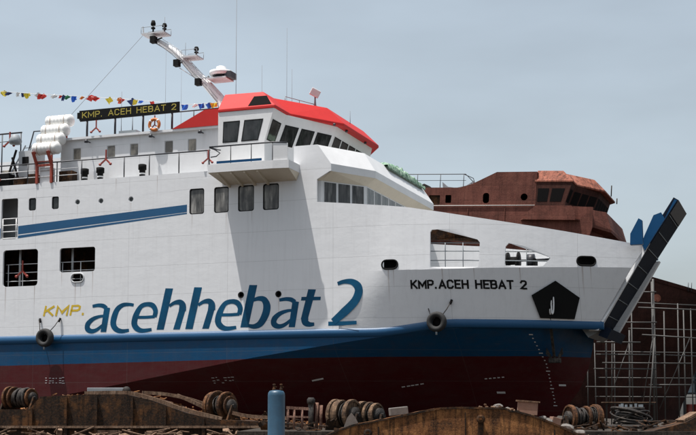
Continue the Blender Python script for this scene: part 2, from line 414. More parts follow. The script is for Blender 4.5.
# ------------------------------------------------------------------ lettering: strokes of varying width
def smooth_path(pts, ws, sub=6):
    if len(pts) < 3: return pts, ws
    P = [Vector(p) for p in pts]; o = []; ow = []
    for i in range(len(P) - 1):
        p0 = P[max(i - 1, 0)]; p1 = P[i]; p2 = P[i + 1]; p3 = P[min(i + 2, len(P) - 1)]
        for k in range(sub):
            t = k / sub
            o.append(.5 * ((2 * p1) + (p2 - p0) * t + (2 * p0 - 5 * p1 + 4 * p2 - p3) * t * t + (3 * p1 - p0 - 3 * p2 + p3) * t ** 3))
            ow.append(ws[i] + (ws[i + 1] - ws[i]) * t)
    o.append(P[-1]); ow.append(ws[-1]); return o, ow
def stroke(mb, pts, ws, fmap, sub=6, lift=0.0, dense=0):
    """ribbon along pts (2-D); fmap(x, z, lift)->3-D"""
    P, W = smooth_path(pts, ws, sub) if sub else ([Vector(p) for p in pts], list(ws))
    if dense:
        Q = []; X = []
        for i in range(len(P) - 1):
            for k in range(dense):
                t = k / dense; Q.append(P[i].lerp(P[i + 1], t)); X.append(W[i] + (W[i + 1] - W[i]) * t)
        Q.append(P[-1]); X.append(W[-1]); P, W = Q, X
    n = len(P); L = []; Rr = []
    for i in range(n):
        if sub or 0 < i < n - 1:
            d = (P[min(i + 1, n - 1)] - P[max(i - 1, 0)])
        else: d = P[1] - P[0] if i == 0 else P[-1] - P[-2]
        d = d.normalized(); nn = Vector((-d.y, d.x)); k = W[i] / 2
        if not sub and 0 < i < n - 1:       # mitre
            d1 = (P[i] - P[i - 1]).normalized(); n1 = Vector((-d1.y, d1.x)); k = k / max(.5, nn.dot(n1))
        L.append(P[i] + nn * k); Rr.append(P[i] - nn * k)
    mb.loft([[fmap(p.x, p.y, lift) for p in L], [fmap(p.x, p.y, lift) for p in Rr]])


CAPS = {  # unit box: height 1, width as given; straight stems
 'K': (.70, [[(0, 0), (0, 1)], [(.60, 1), (.04, .42)], [(.20, .56), (.64, 0)]]),
 'M': (.86, [[(0, 0), (0, 1), (.40, .25), (.80, 1), (.80, 0)]]),
 'P': (.66, [[(0, 0), (0, 1), (.44, 1), (.58, .88), (.58, .58), (.44, .45), (0, .45)]]),
 '.': (.24, [[(.02, 0), (.02, .16)]]),
 'A': (.76, [[(0, 0), (.35, 1), (.70, 0)], [(.12, .30), (.58, .30)]]),
 'C': (.68, [[(.60, .80), (.46, 1), (.14, 1), (0, .86), (0, .14), (.14, 0), (.46, 0), (.60, .20)]]),
 'E': (.60, [[(.54, 1), (0, 1), (0, 0), (.54, 0)], [(0, .52), (.46, .52)]]),
 'H': (.70, [[(0, 0), (0, 1)], [(.62, 0), (.62, 1)], [(0, .52), (.62, .52)]]),
 'B': (.68, [[(0, .52), (.42, .52), (.56, .62), (.56, .90), (.42, 1), (0, 1), (0, 0), (.44, 0), (.60, .12), (.60, .42), (.44, .52)]]),
 'T': (.66, [[(0, 1), (.60, 1)], [(.30, 1), (.30, 0)]]),
 '2': (.66, [[(0, .80), (.12, 1), (.44, 1), (.56, .88), (.56, .62), (0, 0), (.58, 0)]]),
 ' ': (.42, []),
}
def caps_text(name, mat, parent, text, x0, x1, z0, h, fmap, w=.16, slant=0.0, dense=3):
    adv = sum(CAPS[c][0] + .22 for c in text) - .22; k = (x1 - x0) / adv; x = x0; i = 0
    hw = w * h / 2
    for ch in text:
        wd, st = CAPS[ch]
        mb = MB()
        for s in st:
            i += 1
            pts = []
            for a, b in s:
                zz = z0 + hw + b * (h - 2 * hw); pts.append((x + a * k + hw + slant * (zz - z0), zz))
            if ch == '.': pts = [(pts[0][0], z0), (pts[0][0] + slant * w * h, z0 + w * h * 1.15)]
            P = [Vector(p) for p in pts]
            if len(P) > 1 and ch != '.':
                P[0] -= (P[1] - P[0]).normalized() * hw * .9; P[-1] += (P[-1] - P[-2]).normalized() * hw * .9
            stroke(mb, [tuple(p) for p in P], [w * h] * len(pts), fmap, 0, .0012 * (i % 5), dense)
        if st: mb.build(name, mat, parent)
        x += (wd + .22) * k

GLYPH = {
  'a': [('s', [(0.27, 1.29), (0.61, 1.33), (0.9, 1.29), (1.1, 1.16)], [0.113, 0.141, 0.17, 0.17]), ('s', [(1.08, 0.77), (0.7, 0.75), (0.3, 0.62), (0.02, 0.38), (0.0, 0.13), (0.23, 0.0), (0.55, 0.07), (0.91, 0.32)], [0.084, 0.113, 0.169, 0.225, 0.239, 0.183, 0.141, 0.099]), ('q', [(0.97, 1.24), (1.31, 1.17), (1.1, -0.06), (0.77, -0.05)])],
  'c': [('s', [(1.17, 1.28), (0.91, 1.32), (0.55, 1.3), (0.24, 1.1), (0.06, 0.73), (0.0, 0.34), (0.17, 0.07), (0.5, -0.04), (0.92, 0.0)], [0.113, 0.127, 0.169, 0.225, 0.267, 0.267, 0.225, 0.169, 0.113])],
  'e': [('s', [(0.18, 0.65), (0.66, 0.64), (1.17, 0.66)], [0.113, 0.113, 0.113]), ('s', [(1.15, 0.64), (1.21, 0.95), (1.05, 1.22), (0.73, 1.3), (0.37, 1.19), (0.1, 0.77), (0.0, 0.35), (0.15, 0.09), (0.47, -0.04), (1.0, 0.01)], [0.183, 0.211, 0.211, 0.169, 0.183, 0.253, 0.267, 0.239, 0.169, 0.113])],
  'h': [('s', [(0.71, 1.17), (0.98, 1.32), (1.29, 1.35), (1.45, 1.19), (1.45, 0.91)], [0.099, 0.141, 0.211, 0.296, 0.324]), ('q', [(0.48, 2.08), (0.91, 2.06), (0.41, -0.02), (0.0, -0.01)]), ('q', [(1.27, 0.98), (1.63, 0.97), (1.31, -0.03), (0.94, -0.02)])],
  'b': [('s', [(0.62, 1.31), (0.98, 1.4), (1.27, 1.33), (1.42, 1.02), (1.35, 0.61), (1.09, 0.18), (0.76, 0.03), (0.43, 0.08)], [0.099, 0.169, 0.239, 0.31, 0.31, 0.267, 0.183, 0.113]), ('q', [(0.47, 2.09), (0.9, 2.07), (0.43, -0.01), (0.0, 0.0)])],
  't': [('s', [(0.19, 0.41), (0.24, 0.17), (0.44, 0.06), (0.7, 0.07)], [0.31, 0.281, 0.183, 0.113]), ('q', [(0.38, 1.77), (0.78, 1.75), (0.38, 0.37), (0.01, 0.38)]), ('q', [(0.03, 1.41), (1.04, 1.39), (1.02, 1.22), (0.0, 1.23)])],
  '2': [('s', [(0.5, 1.99), (0.85, 2.08), (1.24, 2.05), (1.52, 1.84), (1.57, 1.53), (1.36, 1.1), (0.85, 0.62), (0.27, 0.16)], [0.127, 0.155, 0.225, 0.31, 0.324, 0.324, 0.34, 0.25]), ('s', [(0.02, 0.07), (0.75, 0.07), (1.47, 0.09)], [0.15, 0.15, 0.13])],
}

# ================================================================== setting
ORI = Vector((-48 / 1260 * 61, 61, 0))
g = MB(); g.face([(-4000, -200, 0), (4000, -200, 0), (4000, 9000, 0), (-4000, 9000, 0)])
tag(g.build('ground', M['ground']), kind='structure')

# ================================================================== ferry: hull form (x forward, y inboard from the starboard side, z up)
CL = 7.9; BW = 15.8
def lerp_tab(tab, x):
    if x <= tab[0][0]: return tab[0][1]
    for (x0, y0), (x1, y1) in zip(tab, tab[1:]):
        if x <= x1: return y0 + (y1 - y0) * (x - x0) / (x1 - x0)
    return tab[-1][1]
def sstep(a, b, x):
    t = min(1, max(0, (x - a) / (b - a))); return t * t * (3 - 2 * t)
def z_fender(s): return 5.58 + .44 * sstep(3.5, 7.6, s)
def z_knuckle(s): return 8.5 + .25 * min(1, max(0, (s - 6) / 9))
def s_end(z): return 13.75 + (z - 6.26) * .594
def hull_t(s, z):
    zk = z_knuckle(s); zz = min(z, zk)          # above the knuckle the bulwark stands upright, leaning slightly inboard
    s0 = lerp_tab([(5.6, .6), (8.6, 4.6)], zz)
    e = max(0.0, (s - s0) / (s_end(zz) - s0))
    t = 5.0 * e ** lerp_tab([(5.6, 2.0), (8.6, 1.55)], zz)
    if z > zk: t += .09 * (z - zk) * sstep(2.2, 6.5, s)
    return t
TOPZ = [(.86, 12.0), (5.4, 11.53), (8.6, 11.0), (12.4, 10.42), (15.3, 9.95), (15.95, 9.92)]

ferry = tag(empty('ferry', ORI, (0, 0, -YAW)), 'large white passenger ferry with red wheelhouse roof and blue lettering on its side', 'ferry')

def frange(a, b, d):
    n = max(1, round((b - a) / d)); return [a + (b - a) * i / n for i in range(n + 1)]

WIN4 = [(-6.06, -5.23), (-4.68, -3.87), (-3.36, -2.49), (-2.01, -1.15)]
H_flat = [rrect(-17.27, -16.24, 10.99, 13.18, .1)]
H_flat += [rrect(a, b, 11.74, 13.05, .12) for a, b in WIN4]
SMW = [(-15.57, -15.12, 12.46, 13.13), (-14.15, -13.72, 12.46, 13.13)]
H_flat += [rrect(*q, .1) for q in SMW]
PORT = [(-12.58, 12.75), (-11.18, 12.73), (-9.41, 12.72)]
H_flat += [circ(x, z, .15) for x, z in PORT]
H_flat += [rrect(-17.1, -14.93, 8.44, 10.40, .18), rrect(-13.6, -11.47, 9.08, 10.36, .14)]
H_flat += [rrect(-12.88, -12.12, 8.53, 8.99, .22)]
H_flat += [circ(-3.16, 7.57, .14), circ(-1.15, 7.55, .14)]
hull = MB()
out_flat = [(-25, 5.5), (2.0, 5.5), (2.0, 8.5), (2.0, lerp_tab(TOPZ, 2.0)), (.86, 12.0), (.86, 13.12), (1.5, 13.47), (1.6, 13.49), (1.59, 13.84), (.9, 14.83), (-.36, 14.83), (-.36, 13.9), (-25, 13.9)]
def fflat(x, z): return (x, 0.0, z)
sheet(hull, out_flat, H_flat, fflat, .11)
# forward of x=2: two strakes meeting in a knuckle
def fbow(x, z): return (x, hull_t(x, z), z)
xs = frange(2.0, 16, .4)
def strake(zlo, zhi, holes):
    lo = []
    for x in xs:
        if x < s_end(zlo(x)) - .15: lo.append((x, zlo(x)))
    xe = 13.0
    for _ in range(12): xe = s_end(zlo(xe))
    lo.append((xe, zlo(xe)))
    hi = []
    for x in xs:
        if x < s_end(zhi(x)) - .15: hi.append((x, zhi(x)))
    xh = 14.0
    for _ in range(12): xh = s_end(zhi(xh))
    hi.append((xh, zhi(xh)))
    mid = [(lo[-1][0] + (hi[-1][0] - lo[-1][0]) * k / 4, lo[-1][1] + (hi[-1][1] - lo[-1][1]) * k / 4) for k in (1, 2, 3)]
    sheet(hull, lo + mid + hi[::-1], holes, fbow, .11, (frange(2.2, 15.6, .3), frange(5.8, 12, .38)))
EYE1 = [(6.45, 8.62), (8.62, 8.62), (8.66, 9.80), (8.55, 9.95), (6.75, 10.44), (6.5, 10.42), (6.43, 10.3)]
EYE2 = [(9.75, 8.70), (11.42, 8.72), (11.75, 9.12), (9.92, 9.80), (9.78, 9.62)]
FL2 = rrect(12.88, 13.68, 8.78, 9.22, .2)
FL1 = rrect(4.18, 4.95, 8.56, 8.99, .21)
strake(lambda x: z_knuckle(x), lambda x: lerp_tab(TOPZ, x), [EYE1, EYE2, FL1, FL2])
# port side: the same plates without openings
def mir(f): return lambda x, z: (f(x, z)[0], BW - f(x, z)[1], z)
_h, _fb = hull, fbow
out_port = [(-25, 5.5), (2.0, 5.5), (2.0, lerp_tab(TOPZ, 2.0)), (.86, 12.0), (.86, 13.12), (1.59, 13.49), (1.59, 13.84), (.9, 14.83), (-.36, 14.83), (-.36, 13.9), (-25, 13.9)]
sheet(hull, out_port, [], mir(fflat), .11, tvec=(0, -1, 0))
def rows_port(zlo, zhi, port=True):
    rows = []
    for k in range(7):
        r = []
        for i in range(61):
            f = i / 60; z0 = zlo(2 + 11.7 * f); z1 = zhi(2 + 13.9 * f)
            z = z0 + (z1 - z0) * k / 6; x = 2.0 + (s_end(z) - 2.0) * f
            z0 = zlo(x); z1 = zhi(x); z = z0 + (z1 - z0) * k / 6
            r.append((x, BW - hull_t(x, z) if port else hull_t(x, z), z))
        rows.append(r)
    hull.loft(rows, smooth=True)
    hull.loft([[(x, y + (-.11 if port else .11), z) for x, y, z in r] for r in rows], smooth=True)
rows_port(lambda x: z_knuckle(x), lambda x: lerp_tab(TOPZ, x)); rows_port(lambda x: z_fender(x) - .08, lambda x: z_knuckle(x)); rows_port(lambda x: z_fender(x) - .08, lambda x: z_knuckle(x), False)
# below the fender: side down to the chine, then the bottom rolling in to keel and stem
def z_chine(s): return lerp_tab([(-25, 1.3), (-20, 1.62), (-11.6, 2.93), (-2.6, 4.44), (4.4, 5.42), (6.5, 5.68), (11, 5.97)], s)
T_B = [(-25, 2.0), (-10, 2.7), (0, 4.4), (6, 6.4), (10.5, CL)]
STEM = [(1.1, 10.5), (2.0, 11.45), (2.9, 12.15), (3.95, 12.62), (5.2, 12.9), (6.0, 12.95)]
stA = frange(-25, 11, .75)
Cc = [(s, hull_t(s, 5.6), min(z_chine(s), z_fender(s) - .05)) for s in stA]
Fr = [(s, hull_t(s, 5.6), z_fender(s)) for s in stA]
lower = MB()
lower.loft([[(s, t + .002, zf - (zf - zc) * k / 3) for (s, t, zf), (_, _, zc) in zip(Fr, Cc)] for k in range(4)])
stF = frange(11.1, 13.72, .22)
tA = hull_t(11, 5.6)
C2 = Cc + [(11.0 + 1.92 * (s - 11) / 2.72, tA + (CL - tA) * ((s - 11) / 2.72) ** 1.25, 5.98) for s in stF] + [(12.95, CL, 5.98)]
shelf_o = [(s, hull_t(s, z_fender(s)) + .02, 5.985) for s in stF] + [(13.75, 5.0, 5.985)]
lower.loft([shelf_o, C2[len(Cc):]]); lower.face([(13.75, 5.0, 5.985), (13.6, CL, 5.985), (12.95, CL, 5.98), C2[-2]])
nA = len(stA); nE = len(C2) - nA
B2 = [(-25 + 35.5 * i / (nA - 1), lerp_tab(T_B, -25 + 35.5 * i / (nA - 1)), 1.1) for i in range(nA)]
for i in range(nE):
    z = 1.1 + 4.9 * (i + 1) / nE; B2.append((lerp_tab(STEM, z), CL, z))
rows = []
for k in range(10):
    v = k / 9; r = []
    for a, b in zip(C2, B2):
        p = Vector(a).lerp(Vector(b), v); fw_ = max(0, min(1, (a[0] - 2) / 6)); p.y += (1.3 * fw_ - .5 * (1 - fw_)) * v * (1 - v) * min(1, (b[1] - a[1]) / 3); r.append(p)
    rows.append(r)
lower.loft(rows, smooth=True)
bvh_l = BVHTree.FromBMesh(lower.bm)
def lower_t(s, z):
    h = bvh_l.ray_cast(Vector((s, -6, z)), Vector((0, 1, 0)))
    return h[0].y if h[0] else 0
# mirror of the under-body and the flat bottom
vm = {}
for f in list(lower.bm.faces):
    vs = []
    for vtx in f.verts:
        if vtx not in vm: vm[vtx] = lower.bm.verts.new((vtx.co.x, BW - vtx.co.y, vtx.co.z))
        vs.append(vm[vtx])
    try: nf = lower.bm.faces.new(vs[::-1]); nf.smooth = f.smooth
    except ValueError: pass
lower.loft([[b for b in B2[:nA]], [(b[0], BW - b[1], b[2]) for b in B2[:nA]]])
lower.face([(-25, 0, 5.5), (-25, 0, 1.3), (-25, 2, 1.1), (-25, BW - 2, 1.1), (-25, BW, 1.3), (-25, BW, 5.5)])
me_tmp = bpy.data.meshes.new('tmp'); lower.bm.to_mesh(me_tmp); hull.bm.from_mesh(me_tmp); bpy.data.meshes.remove(me_tmp); lower.bm.free()
hull.box(-25.1, -25, 0, BW, 5.5, 13.9)
hull.build('hull', M['hull'], ferry, merge=False)

# rubbing strake
for side in (0, 1):
    b = MB(); st_ = frange(-25, 13.72, .45) + [13.86]
    rows = []
    for k in range(13):
        a = math.pi * k / 12; r_ = []
        for s in st_:
            t = hull_t(min(s, 13.75), z_fender(s)); y = t + .06 - .17 * math.sin(a); r_.append((s, BW - y if side else y, z_fender(s) + .235 * math.cos(a)))
        rows.append(r_)
    b.loft(rows, smooth=True); b.face([r_[-1] for r_ in rows]); b.build('rubbing_strake', M['fender_blue'], ferry)

# decks inside the shell
def deck(name, z, s0, s1, mat, th=.1, inset=.115):
    b = MB(); st = frange(s0, s1, .5); a = [(s, hull_t(s, z) + inset, z) for s in st]
    b.prism(a + [(x, BW - y, zz) for x, y, zz in a[::-1]], (0, 0, -th)); return b.build(name, mat, ferry)
deck('car_deck', 8.36, -24.9, 14.9, M['deck_grey'])
deck('passenger_deck', 10.94, -24.9, .6, M['deck_grey'])
deck('bridge_deck', 13.86, -24.9, .8, M['deck_grey'])
b = MB(); b.box(-18.5, -15.9, 1.5, 1.56, 10.95, 13.75); b.box(-15.98, -15.9, .12, 1.5, 10.95, 13.75)
b.build('inner_bulkhead', M['grey_white'], ferry)
b = MB(); b.box(-24.9, .4, 3.0, 3.1, 8.37, 10.83); b.build('engine_casing', M['rust_dark'], ferry)  # casing coloured dark to stand for the unlit car deck inside

b = MB(); st_ = frange(6.0, 9.0, .5); b.prism([(s, hull_t(s, 10) + .45, 10.02 - .05 * (s - 6)) for s in st_] + [(s, hull_t(s, 10) + .45, 10.62 - .16 * (s - 6)) for s in st_[::-1]], (0, .12, 0)); b.build('opening_shade_strip', M['rust_dark'], ferry)  # added dark strip, stands in for the shade inside the bow opening
# painted stripe on the side (two bands with a thin white line between)
b = MB()
def band(p): b.prism([(x, -.004, z) for x, z in p], (0, .003, 0))
band([(-25, 10.45), (-17.29, 11.03), (-17.29, 11.6), (-25, 11.14)])
band([(-16.2, 11.22), (-16.2, 11.67), (-6.19, 12.26), (-6.19, 11.88)])
band([(-18.5, 10.83), (-17.3, 10.93), (-16.2, 11.01), (-16.2, 11.16), (-6.19, 11.85), (-6.19, 11.78), (-16.1, 11.02), (-17.3, 10.88)][2:7])
b.build('side_stripe', M['stripe'], ferry)

# lettering on the side
def fside(x, z, l): return (x, -.005 - l, z)
k = 0
for ch, x0 in (('a', -11.84), ('c', -10.33), ('e', -9.11), ('h', -7.83), ('h', -6.21), ('e', -4.40), ('b', -3.18), ('a', -1.37), ('t', .04), ('2', 1.44)):
    b = MB()
    for it in GLYPH[ch]:
        k += 1; l = .0013 * (k % 4)
        if it[0] == 's': stroke(b, [(x0 + p, 5.96 + q) for p, q in it[1]], [w_ * 1.2 + .02 for w_ in it[2]], fside, 7, l)
        else: b.face([fside(x0 + p, 5.96 + q, l) for p, q in it[1]])
    b.build('name_letter', M['letter'], ferry)
caps_text('prefix_letter', M['yellow'], ferry, 'KMP.', -14.55, -12.05, 6.80, .56, fside, .2, .24, 1)
def fbowt(x, z, l): return (x, hull_t(x, z) - .016 - l, z)
caps_text('bow_letter', M['black'], ferry, 'KMP.ACEH HEBAT 2', 5.52, 10.62, 7.60, .43, fbowt, .19, 0, 3)

# windows of the passenger deck and small lights
def pane(outline, y, mat, name='window', parent=ferry, frame=.05, fm=None):
    xs_ = [p[0] for p in outline]; zs_ = [p[1] for p in outline]; cx = (min(xs_) + max(xs_)) / 2; cz = (min(zs_) + max(zs_)) / 2
    f = MB(); n = len(outline)
    inn = [(cx + (x - cx) * (1 - 2 * frame / (max(xs_) - min(xs_))), cz + (z - cz) * (1 - 2 * frame / (max(zs_) - min(zs_)))) for x, z in outline]
    f.loft([[(x, y, z) for x, z in outline], [(x, y, z) for x, z in inn], [(x, y + .05, z) for x, z in inn], [(x, y + .05, z) for x, z in outline]], True)
    fo = f.build(name, fm or M['gasket'], parent)
    p = MB(); p.face([(x, y + .02, z) for x, z in inn]); p.build('pane', mat, fo)
    return fo
for a, c in WIN4: pane(rrect(a + .002, c - .002, 11.742, 13.048, .12), .035, M['side_glass'])
for q in SMW: pane(rrect(q[0] + .002, q[1] - .002, q[2] + .002, q[3] - .002, .1), .05, M['glass'])
for x, z in PORT: pane(circ(x, z, .149), .02, M['glass'], 'porthole', frame=.035, fm=M['grey_white'])
# fairlead rims
def rim(outline, f3, r, mat, name):
    b = MB(); b.tube([f3(x, z) for x, z in outline], r, 6, closed=True); return b.build(name, mat, ferry)
rim(rrect(-12.88, -12.12, 8.53, 8.99, .22), lambda x, z: (x, -.01, z), .035, M['grey_white'], 'fairlead')
for q in (FL1, FL2): rim(q, lambda x, z: (x, hull_t(x, z) - .01, z), .04, M['black'], 'fairlead')
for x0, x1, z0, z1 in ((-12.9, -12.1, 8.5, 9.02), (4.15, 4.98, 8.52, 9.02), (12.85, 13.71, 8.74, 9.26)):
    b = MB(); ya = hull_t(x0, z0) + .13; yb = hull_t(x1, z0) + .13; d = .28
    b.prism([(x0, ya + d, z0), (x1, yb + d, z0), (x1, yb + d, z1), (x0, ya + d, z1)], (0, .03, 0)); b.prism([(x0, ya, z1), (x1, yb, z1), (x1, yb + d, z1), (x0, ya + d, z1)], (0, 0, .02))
    b.prism([(x0, ya, z0), (x1, yb, z0), (x1, yb + d, z0), (x0, ya + d, z0)], (0, 0, -.02)); b.build('fairlead_shade', M['void'], ferry)  # black box added behind each fairlead, paints its shadowed inside
for cx, tt in ((4.56, .9), (13.28, hull_t(13.3, 9) + .9)):
    for dx in (-.15, .15):
        b = MB(); b.lathe([(.09, 0), (.09, .5), (.15, .52), (.15, .6), (0, .6)], (cx + dx, tt, 8.36), seg=12); b.build('bollard', M['grey_white'], ferry)
for x, z in ((-3.16, 7.57), (-1.15, 7.55)): rim(circ(x, z, .135), lambda a, c: (a, 0.0, c), .03, M['black'], 'overboard_pipe')
# gate rail in the side door, rails and fittings in the openings
b = MB()
for z in (11.05, 11.4, 11.75, 12.1): b.tube([(-17.25, .06, z), (-16.26, .06, z)], .028, 6)
for x in (-17.2, -16.36): b.tube([(x, .06, 10.95), (x, .06, 12.1)], .03, 6)
b.build('gate_rail', M['white_part'], ferry)
b = MB()
for z in (8.75, 9.2, 9.65): b.tube([(-17.1, .3, z), (-11.3, .3, z)], .022, 6)
for x in (-16.95, -16.05, -14.9, -13.6, -12.5): b.tube([(x, .3, 8.4), (x, .3, 9.65)], .025, 6)
b.build('car_deck_rail', M['grey_white'], ferry)
for x_ in (-16.5, -13.25):
    b = MB(); b.tube([(x_, .7, 8.4), (x_, .7, 10.8)], .065, 8); b.build('deck_pipe', M['grey_white'], ferry)
b = MB()
for z in (9.0, 9.45, 9.85): b.tube([(s, hull_t(s, z) + .55, z) for s in frange(5.5, 12.2, .8)], .026, 6)
for s in (6.2, 7.0, 7.8, 8.6, 9.6, 10.6, 11.6): b.tube([(s, hull_t(s, 9) + .55, 8.3), (s, hull_t(s, 9) + .55, 9.85)], .022, 6)
b.build('foredeck_rail', M['steel'], ferry)
# lifebuoy brackets (red three-armed fittings)
def bracket(p, mat=M['red_paint'], k=1.0):
    x, y, z = p; b = MB(); k *= .85
    b.bar((x, y, z), (x, y, z - .62 * k), .075 * k); b.bar((x, y - .01, z - .60 * k), (x - .34 * k, y - .06, z - .90 * k), .085 * k); b.bar((x, y - .01, z - .60 * k), (x + .34 * k, y - .06, z - .90 * k), .085 * k)
    b.lathe([(.0, 0), (.085 * k, .02), (.085 * k, .08), (0, .1)], (x - .36 * k, y - .12, z - .92 * k), (0, 1, 0), 10); b.lathe([(.0, 0), (.085 * k, .02), (.085 * k, .08), (0, .1)], (x + .36 * k, y - .12, z - .92 * k), (0, 1, 0), 10)
    return b.build('lifebuoy_bracket', mat, ferry)
bracket((-10.92, .0, 15.42)); bracket((-12.05, .84, 17.28), k=.85); bracket((-5.02, -.02, 14.98), k=.85); bracket((-17.34, .7, 17.0)); bracket((-16.05, .28, 9.85), k=1.1); bracket((-17.7, .0, 15.0))

# deckhouse
HOUSEW = [(-13.3, .5), (-11.22, .5), (-9.84, .5), (-7.8, .5), (-6.45, .5)]
b = MB(); hol = [rrect(x - w / 2, x + w / 2, 15.22, 15.87, .06) for x, w in HOUSEW]
sheet(b, [(-14.3, 13.86), (-4.5, 13.86), (-4.5, 16.3), (-14.3, 16.3)], hol, lambda x, z: (x, 1.0, z), .1)
b.box(-14.3, -14.2, 1.1, 14.7, 13.86, 16.3); b.box(-14.3, -4.5, 14.7, 14.8, 13.86, 16.3)
b.build('deckhouse_wall', M['white'], ferry)
for x, w in HOUSEW: pane(rrect(x - w / 2 + .002, x + w / 2 - .002, 15.222, 15.868, .06), 1.03, M['blind'], 'window', frame=.03, fm=M['grey_white'])
b = MB(); b.box(-14.45, -4.52, .82, 14.98, 16.3, 16.42); b.build('deckhouse_roof', M['white'], ferry)
b = MB(); b.box(-24, -14.32, 3.0, 12.8, 13.86, 15.9); b.build('aft_house', M['white'], ferry)
b = MB(); b.box(-17.6, -16.75, 2.95, 3.0, 14.6, 15.4); b.box(-19.5, -18.6, 2.95, 3.0, 14.6, 15.4); b.build('aft_window', M['blind'], ferry)
b = MB()
for x in (-12.55, -11.6, -9.1): pass
for x in (-12.52, -11.58, -9.08):
    v = MB(); v.lathe([(.15, 0), (.16, .46), (.215, .48), (.215, .74), (.17, .76), (0, .74)], (x, .55, 13.86), seg=14); vo = v.build('mushroom_vent', M['black'], ferry)
    v = MB(); v.lathe([(.165, .0), (.165, .08)], (x, .55, 14.08), seg=14); v.build('vent_band', M['white_part'], vo)
for x in (-12.51, -8.66, -5.82):
    v = MB(); v.bar((x, 1.0, 16.12), (x, .62, 16.12), .05); v.lathe([(0, 0), (.11, .02), (.09, .16), (0, .17)], (x, .62, 16.02), seg=10); v.build('wall_lamp', M['dark_rail'], ferry)
# red hood that ties the house roof to the wheelhouse
b = MB(); b.prism([(-7.5, .78, 16.42), (-5.65, .78, 17.28), (-4.5, .78, 17.28), (-4.5, .78, 16.42)], (0, 14.24, 0)); b.build('roof_hood', M['red_roof'], ferry)
# main rail along the bulwark
def rail(name, pts, zb, mat, r=.03, mids=(), posts=None, pm=None):
    b = MB(); b.tube(pts, r, 6)
    for dz in mids: b.tube([(x, y, z - dz) for x, y, z in pts], r * .7, 6)
    for p in (posts or pts): b.tube([(p[0], p[1], zb), (p[0], p[1], p[2])], r * .85, 6)
    return b.build(name, mat, ferry)
rail('bulwark_rail', [(-25, .05, 15.0), (-4.95, .05, 14.97)], 13.88, M['dark_rail'], .036, (), [(x, .05, 14.98) for x in (-22, -20, -17.9, -15.7, -13.9, -12.4, -9.87, -8.4, -6.7, -5.0)])
b = MB()
for z in (14.25, 14.6): b.tube([(-25, .05, z), (-12.6, .05, z)], .02, 6)
b.build('bulwark_wire', M['white_part'], ferry)
# clutter on the after deck: vent locker, ladder, upper rails, boat fall frames
b = MB(); b.box(-16.75, -15.75, .7, 1.7, 13.86, 15.88); lo = b.build('vent_locker', M['grey_white'], ferry)
b = MB(); b.box(-16.5, -16.12, .66, .7, 15.1, 15.55); b.build('louvre', M['black'], lo)
b = MB()
for dx in (0, .5): b.bar((-17.55 + dx * .9, .5, 13.9), (-16.95 + dx * .9, 1.6, 16.4), .07)
for i in range(8):
    f = (i + .5) / 8; b.bar((-17.55 + .6 * f, .5 + 1.1 * f, 13.9 + 2.5 * f), (-17.1 + .6 * f, .5 + 1.1 * f, 13.9 + 2.5 * f), .04)
b.build('ladder', M['steel'], ferry)
b = MB(); b.bar((-17.3, .3, 13.9), (-16.7, .4, 15.9), .09); b.bar((-16.4, .4, 13.9), (-16.95, .4, 15.5), .09); b.box(-17.9, -17.0, .2, .9, 13.9, 14.6); b.build('davit_frame', M['black'], ferry)
for q_ in ((-15.9, -15.45, .3, .8, 13.9, 14.5), (-14.0, -13.2, .4, .9, 13.9, 14.55), (-16.7, -16.1, .2, .6, 13.9, 14.35)):
    b = MB(); b.box(*q_); b.build('deck_locker', M['rust_dark'], ferry)
b = MB(); b.tube([(-25, .8, 16.93), (-16.65, .8, 16.94)], .045, 6); b.tube([(-25, .8, 16.5), (-16.65, .8, 16.5)], .02, 6)
for x in (-23.5, -21.7, -19.8, -17.9, -16.7): b.tube([(x, .8, 13.9), (x, .8, 16.93)], .035, 6)
b.build('boat_deck_rail', M['dark_rail'], ferry)
b = MB(); b.tube([(-16.72, 1.5, 15.9), (-16.36, 1.5, 17.12), (-15.2, 1.5, 17.1)], .04, 6); b.tube([(-15.9, 1.5, 16.5), (-15.9, 1.5, 17.1)], .03, 6); b.build('bent_rail', M['dark_rail'], ferry)
b = MB(); b.lathe([(0, 0), (.3, .05), (.36, .2), (.2, .55), (0, .6)], (-16.85, .5, 16.2), seg=14); b.build('searchlight', M['steel'], ferry)

# life raft rack (red) and canisters
b = MB()
for x in (-15.1, -14.2):
    b.bar((x, .0, 13.88), (x, .0, 14.85), .13); b.bar((x, .02, 14.8), (x - .1, -.28, 15.55), .12); b.bar((x - .08, -.22, 15.42), (x + .05, 1.3, 17.2), .1)
    b.bar((x + .05, 1.28, 13.88), (x + .05, 1.28, 17.2), .09)
b.bar((-15.16, .0, 14.85), (-14.14, .0, 14.85), .12); b.bar((-15.16, .0, 15.05), (-14.14, .0, 15.05), .06); b.bar((-15.0, 1.28, 17.15), (-14.1, 1.28, 17.15), .08)
b.build('raft_rack', M['orange_red'], ferry)
b = MB(); b.box(-14.98, -14.32, .1, .5, 13.88, 14.75); b.build('locker_panel', M['white_part'], ferry)
raft0 = None
RPOS = [(-14.40, 1.0, 17.41, 'topmost'), (-14.47, .7, 16.85, 'second from the top'), (-14.53, .4, 16.30, 'third from the top'), (-14.60, .1, 15.76, 'lowest')]
